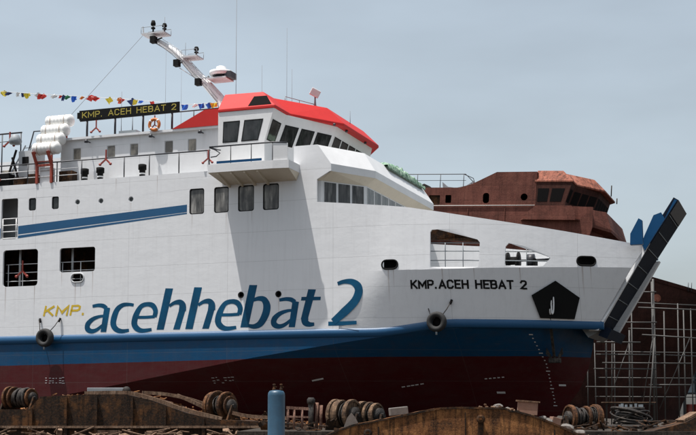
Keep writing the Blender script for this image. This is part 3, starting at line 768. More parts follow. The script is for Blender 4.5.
for i, (x, y, z, wd) in enumerate(RPOS):
    wp = ferry.matrix_world if False else Matrix.Translation(ORI) @ Matrix.Rotation(-YAW, 4, 'Z')
    loc = wp @ Vector((x, y, z))
    lab = {0: 'white ribbed life raft canister, topmost of the stack on the red rack', 1: 'white ribbed life raft canister just under the topmost one of the stack', 2: 'white ribbed life raft canister third from the top of the stack', 3: 'white ribbed life raft canister lowest of the stack, against the red rack legs'}[i]
    if i == 0:
        r = empty('life_raft', loc, (0, 0, -YAW))
        b = MB(); prof = [(0, -.86), (.14, -.84), (.24, -.78)]; n = 7
        for q in range(n):
            a = -.74 + 1.48 * q / n; d = 1.48 / n
            prof += [(.305, a), (.338, a + d * .3), (.338, a + d * .7), (.305, a + d * .98)]
        prof += [(.24, .78), (.14, .84), (0, .86)]
        b.lathe(prof, (0, 0, 0), (1, 0, 0), 22); b.build('canister', M['raft'], r)
        for sx in (-.42, .42):
            b = MB(); b.lathe([(.342, -.025), (.347, -.02), (.347, .02), (.342, .025)], (sx, 0, 0), (1, 0, 0), 22); b.build('strap', M['strap'], r)
        raft0 = r
    else:
        r = raft0.copy(); COL.objects.link(r); r.location = loc
        for ch in list(raft0.children):
            c = ch.copy(); COL.objects.link(c); c.parent = r
    tag(r, lab, 'life raft', 'life raft canisters on the red rack')

# name board on the house roof
rail('house_roof_rail', [(-13.05, .86, 17.28), (-4.6, .86, 17.32)], 16.42, M['dark_rail'], .035, (), [(x, .86, 17.3) for x in (-12.65, -10.95, -9.28, -7.58, -6.3)])
b = MB(); b.box(-13.08, -7.12, .80, .88, 17.32, 17.84); nb = b.build('name_board', M['black'], ferry)
b = MB(); b.box(-13.2, -13.08, .79, .89, 17.42, 17.74); b.build('board_end', M['black'], nb)
caps_text('board_letter', M['board_yellow'], nb, 'KMP. ACEH HEBAT 2', -12.9, -7.3, 17.42, .33, lambda x, z, l: (x, .796 - l, z), .14, 0, 1)
b = MB()
for x in (-12.65, -10.95, -9.28, -7.58): b.bar((x, .93, 16.42), (x, .93, 17.8), .07)
b.build('board_post', M['dark_rail'], ferry)
b = MB(); b.box(-10.95, -9.9, 1.3, 1.9, 16.55, 16.68); b.bar((-10.8, 1.6, 16.42), (-10.8, 1.6, 16.56), .1); b.bar((-10.05, 1.6, 16.42), (-10.05, 1.6, 16.56), .1); b.build('antenna_base', M['steel'], ferry)
def whip(x, y, z0, z1, r=.014):
    b = MB(); b.tube([(x, y, z0), (x, y, z0 + .4), (x, y, z1)], [r * 1.8, r, r * .7], 5); return b.build('whip_antenna', M['wire'], ferry)
whip(-10.98, 1.6, 16.68, 18.9); whip(-10.3, 1.6, 16.68, 17.6, .02); whip(-9.1, 3, 16.42, 21.6, .009); whip(-8.15, 3, 16.42, 20.1, .009)
whip(-7.2, CL, 16.42, 25.9, .018); whip(-5.58, CL, 17.28, 21.5, .012); whip(-4.05, CL, 17.95, 23.5, .012); whip(-3.73, CL, 17.95, 21.1, .012); whip(-.25, CL, 17.6, 18.4, .012)

# bridge wing
wing = [(-4.3, .0), (-4.3, -1.5), (-.85, -1.5), (-.06, -1.38), (-.06, .0)]
b = MB(); b.prism([(x, y, 13.89) for x, y in wing], (0, 0, -.40)); wg = b.build('bridge_wing', M['white_part'], ferry)
b = MB()
o = [(-4.3, -.003, 13.488), (-4.3, -1.49, 13.488), (-.85, -1.49, 13.488), (-.07, -1.37, 13.488), (-.07, -.003, 13.488)]; i_ = [(-4.1, -.003, 13.12), (-.2, -.003, 13.12)]
b.face([o[1], o[2], i_[1], i_[0]]); b.face([o[0], o[1], i_[0]]); b.face([o[2], o[3], i_[1]]); b.face([o[3], o[4], i_[1]]); b.face(o); b.face([o[0], i_[0], i_[1], o[4]])
b.build('wing_soffit', M['cream'], wg)
for x in (-3.85, -3.15, -2.45, -1.75):
    v = MB(); v.prism([(x, -.01, 12.98), (x, -.14, 13.0), (x, -1.4, 13.4), (x, -1.4, 13.48), (x, -.01, 13.3)], (.09, 0, 0)); v.build('wing_knee', M['cream'], wg)
b = MB()
top = [(-4.25, -1.45, 14.78), (-.88, -1.45, 14.78), (-.2, -1.3, 14.74)]
b.tube(top, .04, 6); b.tube([(-4.25, -1.45, 14.78), (-4.25, -.6, 14.82), (-4.3, -.1, 14.9)], .035, 6)
for x in (-4.25, -3.1, -2.0, -.88): b.tube([(x, -1.45, 13.85), (x, -1.45, 14.78)], .022, 6)
b.build('wing_rail', M['dark_rail'], ferry)
b = MB(); b.tube([(-4.25, -1.4, 14.75), (-3.95, -1.4, 14.62), (-3.7, -1.4, 14.45), (-3.9, -1.4, 14.3), (-4.2, -1.4, 14.28)], .03, 6); b.build('wing_bracket', M['dark_rail'], ferry)
b = MB(); b.box(-3.85, -1.45, -1.47, -1.44, 13.92, 14.04); b.build('kick_plate', M['blue'], ferry)
# plated front corner of the wing
b = MB(); b.prism([(-.85, -1.46, 13.88), (-.15, -1.31, 13.88), (-.15, -1.31, 14.72), (-.85, -1.46, 14.74)], (0, .03, 0)); b.build('wing_screen', M['white_part'], ferry)

# ------------------------------------------------------------------ wheelhouse and brow, shared by both ships
def wheelhouse(parent, ds, dz, m, glazed=True):
    F = [(-4.5, .02), (-1.95, .02), (-1.95, 1.35), (-.45, 4.75), (-.45, 11.05), (-1.95, 14.45), (-1.95, 15.78), (-4.5, 15.78)]
    T = [(-4.5, .02), (-1.45, .02), (-1.45, 1.6), (.05, 5.0), (.05, 10.8), (-1.45, 14.2), (-1.45, 15.78), (-4.5, 15.78)]
    E_ = [(-4.5, -.03), (-1.38, -.03), (-1.38, 2.0), (.45, 5.0), (.45, 10.8), (-1.38, 13.8), (-1.38, 15.83), (-4.5, 15.83)]
    K = [(-4.42, .62), (-2.35, .72), (-2.35, 2.1), (-.5, 4.95), (-.5, 10.85), (-2.35, 13.7), (-2.35, 15.1), (-4.42, 15.2)]
    P = lambda q, z: Vector((q[0] + ds, q[1], z + dz))
    b = MB()
    b.loft([[P(q, 13.87) for q in F], [P(q, 15.25) for q in F], [P(q, 16.86) for q in T]], True)
    b.face([P(q, 16.86) for q in T])
    wh = b.build('wheelhouse', m['wall'], parent)
    def fp(i, u, z, off=.0):
        k = max(0, (z - 15.25) / 1.61); j = (i + 1) % 8
        a = Vector(F[i]).lerp(Vector(T[i]), k); c = Vector(F[j]).lerp(Vector(T[j]), k); p = a.lerp(c, u)
        d = (c - a).normalized(); n = Vector((d.y, -d.x))
        return Vector((p.x + n.x * off + ds, p.y + n.y * off, z + dz))
    diag = [(.05, .31), (.36, .62), (.67, .96)]; fr5 = [(.03 + .19 * i, .03 + .19 * i + .165) for i in range(5)]
    wins = [(0, .10, .42), (0, .50, .86), (1, .14, .88)] + [(2, a, c) for a, c in diag] + [(3, a, c) for a, c in fr5] + [(4, 1 - c, 1 - a) for a, c in diag] + [(5, .12, .86), (6, .14, .5), (6, .58, .9)]
    for i, a, c in wins:
        z0, z1 = 15.32, 16.36
        if i in (0, 6) : z0 = 15.28
        q = [fp(i, a, z0, .012), fp(i, c, z0, .012), fp(i, c, z1, .012), fp(i, a, z1, .012)]
        cc = sum(q, Vector()) / 4; inn = [cc + (p - cc) * .90 for p in q]
        n = (q[1] - q[0]).cross(q[3] - q[0]).normalized()
        if glazed:
            f = MB(); f.loft([q, inn, [p - n * .02 for p in inn]], True); fo = f.build('wheelhouse_window', m['frame'], wh)
            g = MB(); g.face([p - n * .004 for p in inn]); g.build('pane', m['glass'], fo)
        else:
            g = MB(); g.face(q); g.build('window_opening', m['glass'], wh)
    # roof: thin eave, sloping sides, flat top
    b = MB(); b.loft([[P(q, 16.865) for q in E_], [P(q, 17.0) for q in E_], [P(q, 17.92) for q in K]], True)
    b.face([P(q, 17.92) for q in K]); b.face([P(q, 16.865) for q in E_][::-1])
    rf = b.build('wheelhouse_roof', m['roof'], parent, bevel=.025)
    return wh, rf, P
def brow(parent, ds, dz, m, panes=True):
    T = [(-.36, .1), (.9, .1), (2.35, 2.75), (2.35, 13.05), (.9, 15.7), (-.36, 15.7)]
    Kn = [(.1, .09), (1.585, .06), (3.0, 2.6), (3.0, 13.2), (1.585, 15.74), (.1, 15.71)]
    W_ = [(.98, .30), (2.55, 2.48), (2.55, 13.32), (.98, 15.5)]
    P = lambda q, z: Vector((q[0] + ds, q[1], z + dz))
    b = MB()
    b.loft([[P(q, 14.83) for q in T[1:5]], [P(q, 13.85) for q in Kn[1:5]], [P(q, 13.48) for q in Kn[1:5]]])
    Ti = [(q[0] - .14, CL + (q[1] - CL) * .985) for q in T]
    b.loft([[P(q, 14.83) for q in T[1:5]], [P(q, 14.83) for q in Ti[1:5]], [P(q, 13.86) for q in Ti[1:5]]])
    b.face([P(q, 13.87) for q in Ti]); br = b.build('front_brow', m['wall'], parent)
    b = MB(); b.loft([[P((q[0] - .01, q[1]), 13.485) for q in Kn[1:5]], [P(q, 13.09) for q in W_]]); b.face([P((.84, .105), 13.13), P((1.6, .105), 13.5), P((.975, .3), 13.088)]); b.face([P((.2, .118), 13.13), P((.84, .118), 13.13), P((.975, .3), 13.088)]); b.build('brow_soffit', m['soffit'], br)
    b = MB(); b.loft([[P(q, 8.3) for q in W_], [P(q, 11.97) for q in W_], [P(q, 13.1) for q in W_]]); 
    b.face([P((.3, .12), 13.1), P((.3, .12), 11.9), P((.98, .3), 11.9), P((.98, .3), 13.1)])
    lw = b.build('lounge_front', m['lounge'], parent)
    for i, n in ((0, 3), (1, 9), (2, 3)):
        a = Vector(W_[i]); c = Vector(W_[i + 1]); d = (c - a).normalized(); nn = Vector((d.y, -d.x)) * .012
        L = (c - a).length; m0 = (.10 if i != 1 else .05) / L
        for k in range(n):
            u0 = m0 + (1 - 2 * m0) * (k + .04) / n; u1 = m0 + (1 - 2 * m0) * (k + .96) / n
            q0 = a.lerp(c, u0) + nn; q1 = a.lerp(c, u1) + nn
            q = [P(q0, 11.84), P(q1, 11.84), P(q1, 13.08), P(q0, 13.08)]
            cc = sum(q, Vector()) / 4; inn = [cc + Vector(((p - cc).x * .93, (p - cc).y * .93, (p - cc).z * .93)) for p in q]
            n3 = Vector((nn.x, nn.y, 0)).normalized()
            if panes:
                f = MB(); f.loft([q, inn, [p - n3 * .02 for p in inn]], True); fo = f.build('lounge_window', m['wall'], lw)
                g = MB(); g.face([p - n3 * .004 for p in inn]); g.build('pane', m['curtain'], fo)
            else:
                g = MB(); g.face(q); g.build('window_opening', m['curtain'], lw)
    return br
mf = dict(wall=M['white_part'], frame=M['gasket'], glass=M['glass'], roof=M['red_roof'], soffit=M['cream'], lounge=M['white_part'], curtain=M['curtain_glass'])
wh, rf, PW = wheelhouse(ferry, 0, 0, mf)
brow(ferry, 0, 0, mf)
# dark louvre let into the starboard slope of the roof, roof rail, searchlight
def slope(s, z):
    k = (z - 17.0) / .92
    return Vector((s, -.03 + .70 * k - .012, z + .006))
b = MB(); b.prism([slope(-2.85, 17.06), slope(-1.58, 17.06), slope(-2.02, 17.62), slope(-2.72, 17.64)], (0, .012, -.006)); b.build('roof_louvre', M['void'], rf)
b = MB(); b.tube([(-2.1, 3.0, 18.2), (-1.3, 5.0, 18.2), (-1.3, 5.6, 18.2)], .02, 6)
for p in ((-2.1, 3.0), (-1.7, 4.0), (-1.3, 5.2)): b.tube([(*p, 17.9), (*p, 18.2)], .018, 6)
b.build('roof_rail', M['steel'], ferry)
b = MB(); b.tube([(-1.2, 5.0, 17.9), (-1.2, 5.0, 18.35), (-1.2, 5.0, 18.62)], [.09, .05, .04], 8); sl = b.build('searchlight_post', M['steel'], ferry)
mm = Matrix.Translation((-1.2, 5.0, 18.8)) @ Matrix.Rotation(R(30), 4, 'Y') @ Matrix.Rotation(R(25), 4, 'Z')
b = MB(); b.box(-.26, .26, -.22, .22, -.2, .2, mm); b.build('searchlight_head', M['white_part'], sl, bevel=.03)
for x, y, z in ((.32, 4.2, 16.8), (.38, 5.9, 16.8), (.38, 9.0, 16.8)):
    b = MB(); b.lathe([(0, 0), (.07, 0), (.08, -.1), (0, -.12)], (x - .12, y, z + .05), seg=8); b.build('eave_lamp', M['dark_rail'], ferry)

# mast leaning aft, with lamp platforms and radar
b = MB()
path = [(-7.6, CL, 16.42), (-7.75, CL, 18.4), (-8.2, CL, 19.75), (-8.95, CL, 20.6), (-9.7, CL, 21.35), (-10.45, CL, 22.15), (-11.15, CL, 22.85), (-11.95, CL, 23.4), (-12.6, CL, 23.75)]
b.tube(path, [.36, .34, .31, .27, .24, .20, .18, .15, .12], 10); mast = b.build('mast', M['white_part'], ferry)
def mpart(name, mat, fn):
    b = MB(); fn(b); return b.build(name, mat, mast)
def plat(c, l, w): return lambda b: (b.box(c[0] - l / 2, c[0] + l / 2, c[1] - w / 2, c[1] + w / 2, c[2], c[2] + .08))
mpart('lamp_platform', M['grey_white'], plat((-12.4, CL, 23.93), 1.5, .9)); mpart('lamp_platform', M['grey_white'], plat((-10.0, CL, 22.3), 1.0, .9))
mpart('radar_platform', M['grey_white'], plat((-8.2, CL, 20.85), 1.2, 1.1))
def lamp(x, z, h):
    def fn(b):
        b.lathe([(.05, 0), (.05, h * .4), (.13, h * .42), (.13, h * .5), (.06, h * .52), (.06, h * .62), (.14, h * .66), (.15, h * .8), (.1, h), (0, h)], (x, CL, z), seg=10)
    return fn
for x, z, h in ((-12.6, 24.0, .85), (-11.85, 24.0, .6), (-9.75, 22.38, .6)): mpart('mast_lamp', M['black'], lamp(x, z, h))
for x, z in ((-12.3, 23.55), (-10.75, 22.0), (-9.35, 20.75)):
    mpart('under_lamp', M['black'], lambda b: (b.box(x - .22, x + .1, CL - .55, CL - .2, z - .18, z + .2), b.bar((x, CL - .3, z), (x + .3, CL, z + .2), .07)))
mpart('mast_arm', M['grey_white'], lambda b: (b.bar((-12.9, CL, 23.95), (-13.25, CL, 24.2), .06), b.bar((-13.25, CL, 24.2), (-13.28, CL, 24.55), .06)))
for x_, z_, l_ in ((-12.4, 24.0, .75), (-10.0, 22.38, .5)):
    def rail_(b, x=x_, z=z_, l=l_):
        for y in (CL - .44, CL + .44): b.tube([(x - l, y, z + .35), (x + l, y, z + .35)], .018, 5); b.tube([(x - l, y, z), (x - l, y, z + .35)], .016, 5); b.tube([(x + l, y, z), (x + l, y, z + .35)], .016, 5)
    mpart('platform_rail', M['steel'], rail_)
mpart('mast_ladder', M['grey_white'], lambda b: [b.tube([(q[0] + .12, CL - .28, q[2] + .18), (q[0] + .12, CL + .28, q[2] + .18)], .014, 5) for q in [Vector(path[i]).lerp(Vector(path[i + 1]), f) for i in range(2, 7) for f in (0, .33, .66)]] + [b.tube([(q[0] + .12, CL + d, q[2] + .18) for q in path[2:8]], .016, 5) for d in (-.28, .28)])
mpart('mast_cable', M['wire'], lambda b: (b.tube([(q[0] - .05, CL - .3, q[2] - .16 - .07 * (i % 2)) for i, q in enumerate(path[1:])], .02, 5), b.tube([(q[0] - .0, CL - .34, q[2] - .05 + .05 * (i % 2)) for i, q in enumerate(path[2:])], .014, 5)))
mpart('whip', M['wire'], lambda b: (b.tube([(-12.0, CL + .3, 24.0), (-12.0, CL + .3, 25.1)], .012, 5), b.tube([(-10.3, CL - .3, 22.38), (-10.3, CL - .3, 23.2)], .012, 5)))
mpart('horn', M['steel'], lambda b: b.lathe([(.03, 0), (.04, .25), (.12, .4), (.13, .42), (0, .42)], (-9.2, CL - .32, 21.0), (1, 0, 0), 12))
mpart('mast_stay', M['grey_white'], lambda b: (b.bar((-12.3, CL - .25, 23.4), (-10.6, CL - .25, 22.3), .05), b.bar((-10.7, CL - .25, 21.75), (-9.2, CL - .25, 20.75), .05)))
mpart('radar_turntable', M['white_part'], lambda b: b.lathe([(.0, 0), (.62, .02), (.68, .12), (.66, .26), (.3, .32), (.28, .52), (.2, .56), (0, .57)], (-8.15, CL, 21.1), seg=20))
mpart('radar_housing', M['dark_rail'], lambda b: (b.lathe([(.3, 0), (.42, .2), (.5, .22)], (-8.15, CL, 20.88), seg=16), b.box(-7.75, -7.35, CL - .4, CL + .4, 20.9, 21.25)))
b = MB(); b.tube([(-13.2, CL, 24.1), (-16.4, 3.5, 17.4)], .012, 5); b.build('stay_wire', M['wire'], ferry)

# bow frame, ramp and its hinges
def rake(z, off=0): return 13.78 + (z - 6.26) * .594 + off
for y0, y1, zt, pr_ in ((4.98, 5.5, 9.95, .12), (10.0, 10.55, 9.6, .30)):
    b = MB(); k_ = .5 if y0 < 6 else 0
    A4 = [(rake(5.75, pr_), 0, 5.75), (rake(zt, pr_), k_, zt), (rake(zt, -.35), k_, zt), (rake(5.75, -.35), 0, 5.75)]
    b.loft([[(x, y0 + y, z) for x, y, z in A4], [(x, y1 + max(0, y - .44), z) for x, y, z in A4]], True); b.face([(x, y0 + y, z) for x, y, z in A4]); b.face([(x, y1 + max(0, y - .44), z) for x, y, z in A4]); b.build('bow_post', M['white'], ferry)
b = MB(); b.prism([(13.62, 5.5, 5.75), (13.62, 10.3, 5.75), (13.3, 10.3, 6.2), (13.3, 5.5, 6.2)], (-.6, 0, -.3)); b.build('bow_sill', M['steel'], ferry)
rb, rt_ = (13.34, 5.66), (17.46, 12.02)
dv = Vector((rt_[0] - rb[0], 0, rt_[1] - rb[1])).normalized(); nv = Vector((dv.z, 0, -dv.x))
b = MB(); p0 = Vector((rb[0], 5.53, rb[1])); L = (Vector((rt_[0], 0, rt_[1])) - Vector((rb[0], 0, rb[1]))).length
b.prism([p0, p0 + dv * L, p0 + dv * L - nv * .26, p0 - nv * .26], (0, 4.42, 0)); ramp = b.build('bow_ramp', M['navy'], ferry)
b = MB()
for k in range(1, 8):
    c = p0 + dv * (L * k / 8 + .1); b.bar(c + Vector((0, .1, 0)) + nv * .012, c + Vector((0, 4.3, 0)) + nv * .012, .035, .035)
b.build('ramp_rib', M['dark_rail'], ramp)
b = MB(); q = p0 + dv * (L - .75); b.prism([q + nv * .006, q + dv * .75 + nv * .006, q + dv * .75 + nv * .03, q + nv * .03], (0, 4.42, 0)); b.build('ramp_lip', M['dark_rail'], ramp)
for y in (5.28, 9.96):
    b = MB(); b.prism([(15.85, y, 9.6), (15.7, y, 9.95), (15.86, y, 10.35), (16.3, y, 11.3), (16.66, y, 11.42), (16.82, y, 11.1), (17.3, y, 12.02), (17.42, y, 11.98)], (0, .245, 0)); b.build('ramp_cheek', M['blue'], ramp)
b = MB(); b.prism([(13.55, 5.3, 5.52), (13.95, 5.3, 5.35), (14.2, 5.3, 5.8), (13.8, 5.3, 6.0)], (0, 5.2, 0)); b.build('ramp_hinge', M['navy'], ferry)
for y in (4.45, 11.0):
    b = MB(); b.prism([(15.26, y, 9.8), (15.28, y, 10.33), (15.68, y, 11.06), (15.84, y, 10.96), (15.86, y, 9.8)], (0, .35, 0)); b.build('ramp_bracket', M['blue'], ferry)

# anchor pocket plate and draught marks
pts = [(11.92, 8.03), (10.84, 7.33), (11.14, 6.28), (12.60, 6.25), (12.9, 7.27)]
b = MB(); b.prism([(x, hull_t(x, z) - .10, z) for x, z in pts], (0, .2, 0)); b.build('anchor_plate', M['black'], ferry)
b = MB(); b.tube([(11.72 + .06 * math.cos(t), hull_t(11.7, 6.9) - .13, 6.95 + .5 * math.sin(t)) for t in [2 * math.pi * k / 12 for k in range(12)]], .035, 6, closed=True); b.build('hawse_lip', M['white_part'], ferry)
b = MB(); dm = [(10.75, 5.55), (11.0, 4.6), (11.05, 4.1), (11.08, 3.0), (11.1, 2.2)]
zz = 5.5; k = 0
while zz > 2.0:
    x = lerp_tab([(2.0, 11.0), (4.2, 10.95), (5.6, 10.55)], zz); t = lower_t(x, zz) - .02; wd = .032 if k % 5 else .085
    b = MB()
    b.face([(x - wd, lower_t(x - wd, zz) - .03, zz), (x + wd, lower_t(x + wd, zz) - .03, zz), (x + wd, lower_t(x + wd, zz + .045) - .03, zz + .045), (x - wd, lower_t(x - wd, zz + .045) - .03, zz + .045)]); zz -= .17; k += 1
    b.build('draught_mark', M['mark_white'], ferry)
b = MB()
def mk(x0, x1, z, h=.035, sl=0):
    n = 4
    lo = []; hi = []
    for i in range(n + 1):
        x = x0 + (x1 - x0) * i / n; z_ = z + sl * (x - x0); t = lower_t(x, z_) - .03; lo.append((x, t, z_)); hi.append((x, lower_t(x, z_ + h) - .03, z_ + h))
    b.loft([lo, hi])
def mark_row(rows):
    global b
    b = MB()
    for q_ in rows: mk(*q_)
    b.build('hull_mark', M['mark_white'], ferry)
for x, z in ((-13.8, 3.55), (-4.5, 3.5)):
    for dz in (0, -.14, -.26):
        mark_row([(x + d, x + d + random.uniform(.07, .17), z + dz + random.uniform(-.02, .02), .03) for d in (-.5, -.28, -.08, .12, .33, .5) if random.random() < .75])
mark_row([(4.7 + d, 4.7 + d + .16, 3.1 + .16 * d, .05, .16) for d in (-.6, -.35, -.15, .05, .3)])
mark_row([(8.4 + d, 8.4 + d + .12, 3.45 + .1 * d, .05, .1) for d in (-.4, -.2, 0, .2, .4)])
for q_ in ((8.4, 8.8, 2.72, .1), (.0, .6, 3.3, .07, .18), (-15.5, -14.95, 2.92, .11), (11.3, 11.6, 3.1, .09)): mark_row([q_])

# ------------------------------------------------------------------ things hung on or resting on the ferry
WF = Matrix.Translation(ORI) @ Matrix.Rotation(-YAW, 4, 'Z')
def on_ferry(name, p, label, cat, group=None):
    return tag(empty(name, WF @ Vector(p), (0, 0, -YAW)), label, cat, group)
for s, lab in ((-14.06, 'black tyre fender chained to the hull below the yellow lettering, near the stern'), (6.72, 'black tyre fender chained to the hull below the black bow lettering')):
    z = z_fender(s) + .06; y = hull_t(s, z)
    r = on_ferry('tyre_fender', (s, y - .52, z), lab, 'tyre', 'tyre fenders on the ferry side')
    b = MB(); b.lathe([(0, .1), (.23, .1), (.23, .13), (0, .13)], (0, 0, 0), (0, 1, 0), 20); b.build('hole_shade_disc', M['void'], r)  # added black disc, paints the shadow inside the tyre's hole
    b = MB(); b.lathe([(.24, -.13), (.36, -.19), (.46, -.14), (.49, 0), (.46, .14), (.36, .19), (.24, .13), (.21, 0), (.24, -.13)], (0, 0, 0), (0, 1, 0), 28); b.build('tyre', M['rubber'], r)
    for sx in (-1, 1):
        b = MB(); e = (sx * .62, .36, .98 if s < 0 else 1.0)
        b.tube([(sx * .3, -.02, .33), (sx * .45, .2, .62), e], .022, 6); b.build('chain', M['oily'], r)
        b = MB(); b.tube([(e[0] - sx * .06, e[1] + .02, e[2] - .14), (e[0], e[1] + .1, e[2] + .06)], .06, 8); b.build('shackle', M['black'], r)
    b = MB(); b.tube([(0, -.06, -.46), (0, -.04, -.62)], .05, 6); b.build('chain_tail', M['steel'], r)
t = hull_t(11.6, 6.2)
r = on_ferry('ship_anchor', (11.5, lower_t(11.4, 5.0) - .35, 4.3), 'dark anchor hanging under the black five-sided plate at the bow', 'anchor')
b = MB(); b.bar((0, -.1, .1), (.02, t - lower_t(11.4, 5) + .2, 2.2), .12); b.build('shank', M['oily'], r)
b = MB(); b.tube([(.1, t - lower_t(11.4, 5) + .14, 2.75), (.06, t - lower_t(11.4, 5) + .12, 2.4), (.1, t - lower_t(11.4, 5) + .14, 2.15)], .05, 6); b.build('shackle', M['white_part'], r)
for sx in (-1, 1):
    b = MB(); b.prism([(sx * .1, -.12, .0), (sx * .42, -.16, .32), (sx * .38, -.16, .62), (sx * .2, -.12, .3)], (0, .12, 0)); b.build('fluke', M['oily'], r)
b = MB(); b.box(-.3, .3, -.2, .06, -.12, .12); b.build('crown', M['oily'], r, bevel=.03)
r = on_ferry('lifebuoy', (-8.52, .74, 16.72), 'orange lifebuoy hanging on the roof rail below the black name board', 'lifebuoy')
b = MB(); b.tube([(.28 * math.cos(a), 0, .28 * math.sin(a)) for a in [2 * math.pi * k / 24 for k in range(24)]], .085, 10, closed=True); b.build('ring', M['orange'], r)
for k in range(4):
    a = math.pi / 4 + math.pi / 2 * k; b = MB(); b.tube([(.28 * math.cos(a + d), 0, .28 * math.sin(a + d)) for d in (-.12, -.04, .04, .12)], .089, 10); b.build('band', M['f_white'], r)
b = MB(); b.bar((0, .04, .5), (0, .04, 0), .05); b.bar((0, .04, 0), (-.24, .04, -.2), .05); b.bar((0, .04, 0), (.24, .04, -.2), .05); b.build('holder', M['red_paint'], r)
# tarpaulin heap on the brow
from mathutils import noise as mn
b = MB(); nx, ny = 110, 26; rows = []
for i in range(nx):
    f = i / (nx - 1); y = 5.9 + 6.9 * f; env = math.sin(math.pi * min(1, f * 1.02)) ** .35
    row = []
    for j in range(ny):
        gq = j / (ny - 1); x = 1.5 + 1.12 * gq
        q = Vector((x * 2.2, y * 1.7, 0)); h = math.sin(math.pi * gq) ** .7 * env * (.26 + .34 * abs(mn.noise(q)) + .22 * abs(mn.noise(q * 2.7)) + .10 * mn.noise(q * 6))
        row.append((x + .06 * mn.noise(q * 2), y, 14.83 + max(0, h) + (-.16 if gq > .96 else 0)))
    rows.append(row)
rows2 = [[(x, y, min(z, 14.8) - .06) for x, y, z in r_] for r_ in rows]
b.loft(rows, smooth=True); b.loft(rows2)
o = b.build('tarpaulin', M['tarp']); o.matrix_world = WF; tag(o, 'crumpled green tarpaulin heaped on the ledge above the front lounge windows', 'tarpaulin')
# windlass on the foredeck
r = on_ferry('windlass', (10.3, hull_t(10.4, 9) + 1.3, 8.36), 'dark mooring winch on the foredeck, seen through the forward hull opening', 'winch')
b = MB(); b.box(-.7, .9, -.4, .4, 0, .18); b.box(-.35, -.25, -.3, .3, .18, .8); b.box(.55, .65, -.3, .3, .18, .8); b.build('base', M['black'], r)
b = MB(); b.lathe([(0, -.8), (.42, -.8), (.42, -.7), (.2, -.68), (.2, -.28), (.42, -.26), (.42, -.18), (0, -.18)], (0, 0, .75), (1, 0, 0), 18); b.build('drum', M['black'], r)
b = MB(); b.lathe([(0, .1), (.3, .12), (.3, .45), (0, .47)], (0.1, 0, .75), (1, 0, 0), 16); b.tube([(-.9, 0, .75), (1.6, 0, .75)], .06, 8); b.build('motor', M['dark_rail'], r)

# bunting
FL = [(-19.56, 'f_yellow'), (-19.09, 'f_navy'), (-18.41, 'f_white'), (-18.2, 'f_navy'), (-17.91, 'f_yellow'), (-17.28, 'f_white'), (-17.0, 'f_red'), (-16.7, 'f_red'), (-15.98, 'f_white'), (-15.7, 'f_red'), (-15.39, 'f_navy'), (-15.15, 'f_green'), (-14.81, 'f_blue'), (-14.24, 'f_orange'), (-13.9, 'f_red'), (-13.28, 'f_red'), (-12.65, 'f_yellow'), (-12.02, 'f_orange'), (-11.75, 'f_red'), (-11.27, 'f_navy'), (-11.0, 'f_yellow'), (-10.59, 'f_blue'), (-9.92, 'f_red'), (-7.92, 'f_blue'), (-7.26, 'f_white'), (-6.95, 'f_blue'), (-6.55, 'f_blue'), (-6.2, 'f_yellow')]
def zl(x): return lerp_tab([(-22, 20.45), (-19.5, 19.98), (-15.4, 19.4), (-12, 18.95), (-9.9, 18.6), (-7.9, 18.25), (-5.8, 18.2), (-4.4, 18.3)], x)
r = on_ferry('flag_line', (-13, 3.0, 19.0), 'string of small coloured signal flags stretched above the ferry deck', 'bunting')
b = MB(); b.tube([(x + 13, 0, zl(x) - 19) for x in frange(-22, -4.4, .6)], .012, 5); b.build('line', M['rope'], r)
for x, mname in FL:
    b = MB(); rows = []; w_ = random.uniform(.20, .42); h_ = random.uniform(.15, .34); ph = random.uniform(0, 6); tilt = random.uniform(-.8, .9)
    for j in range(6):
        g_ = j / 5; rows.append([(x + 13 + w_ * (k / 5 - .5) * (1 - .25 * g_) + tilt * g_ * .4, .06 * math.sin(ph + k * 1.3 + g_ * 3) + .05 * g_, zl(x) - 19 - h_ * g_ * (1 - .35 * (k / 5)) + tilt * .25 * (k / 5 - .5)) for k in range(6)])
    b.loft(rows, smooth=True); b.build('flag', M[mname], r)

# ================================================================== rusting sister ship on the next berth
SO = Vector(((573 - 348) / 1260 * 100, 100, 20.0))
sis = tag(empty('unpainted_ferry', SO, (0, R(3.5), -YAW)), 'rusty brown unpainted ferry under construction behind the white one', 'ferry')
SM = dict(wall=M['rust_wheel_shaded'], frame=M['rusthull'], glass=M['void'], roof=M['rustroof'], soffit=M['rust_dark'], lounge=M['rust_dark'], curtain=M['void'])
wheelhouse(sis, 1.6, -16.6, SM, glazed=False)
b = MB(); A_ = [(.3, .02, -1.72), (2.5, 3, -1.72), (2.5, 12.8, -1.72), (.3, 15.78, -1.72)]; B_ = [(.55, 0, -2.75), (3.0, 2.9, -3.2), (3.0, 12.9, -3.2), (.55, 15.8, -2.75)]
C_ = [(.3, .4, -2.9), (2.2, 3.2, -3.6), (2.2, 12.6, -3.6), (.3, 15.4, -2.9)]; b.loft([A_, B_, [(x, y, z - .22) for x, y, z in B_], C_, [(x, y, -8.5) for x, y, z in C_]]); b.face(A_)
b.build('front_brow', M['rusthull'], sis)
for k_ in range(6):
    b = MB(); y0 = 3.5 + 1.55 * k_; b.box(2.2, 2.215, y0, y0 + 1.25, -4.9, -3.75); b.build('window_opening', M['void'], sis)
b = MB()
outl = [(-26, -10), (1.6, -10), (1.6, -4.4), (1.9, -3.4), (1.9, -1.75), (.3, -1.7), (-2.75, -1.7), (-2.75, 1.13), (-6.07, 1.11), (-8.12, .12), (-9.13, -.18), (-26, -.16)]
hs_ = [rrect(-10.34, -9.83, -1.47, -.8, .08), rrect(-7.15, -6.62, -1.48, -.62, .22), circ(-3.72, -.95, .29), rrect(-11.75, -10.8, -1.62, -.82, .05)]
sheet(b, outl, hs_, lambda x, z: (x, 0, z), .12)
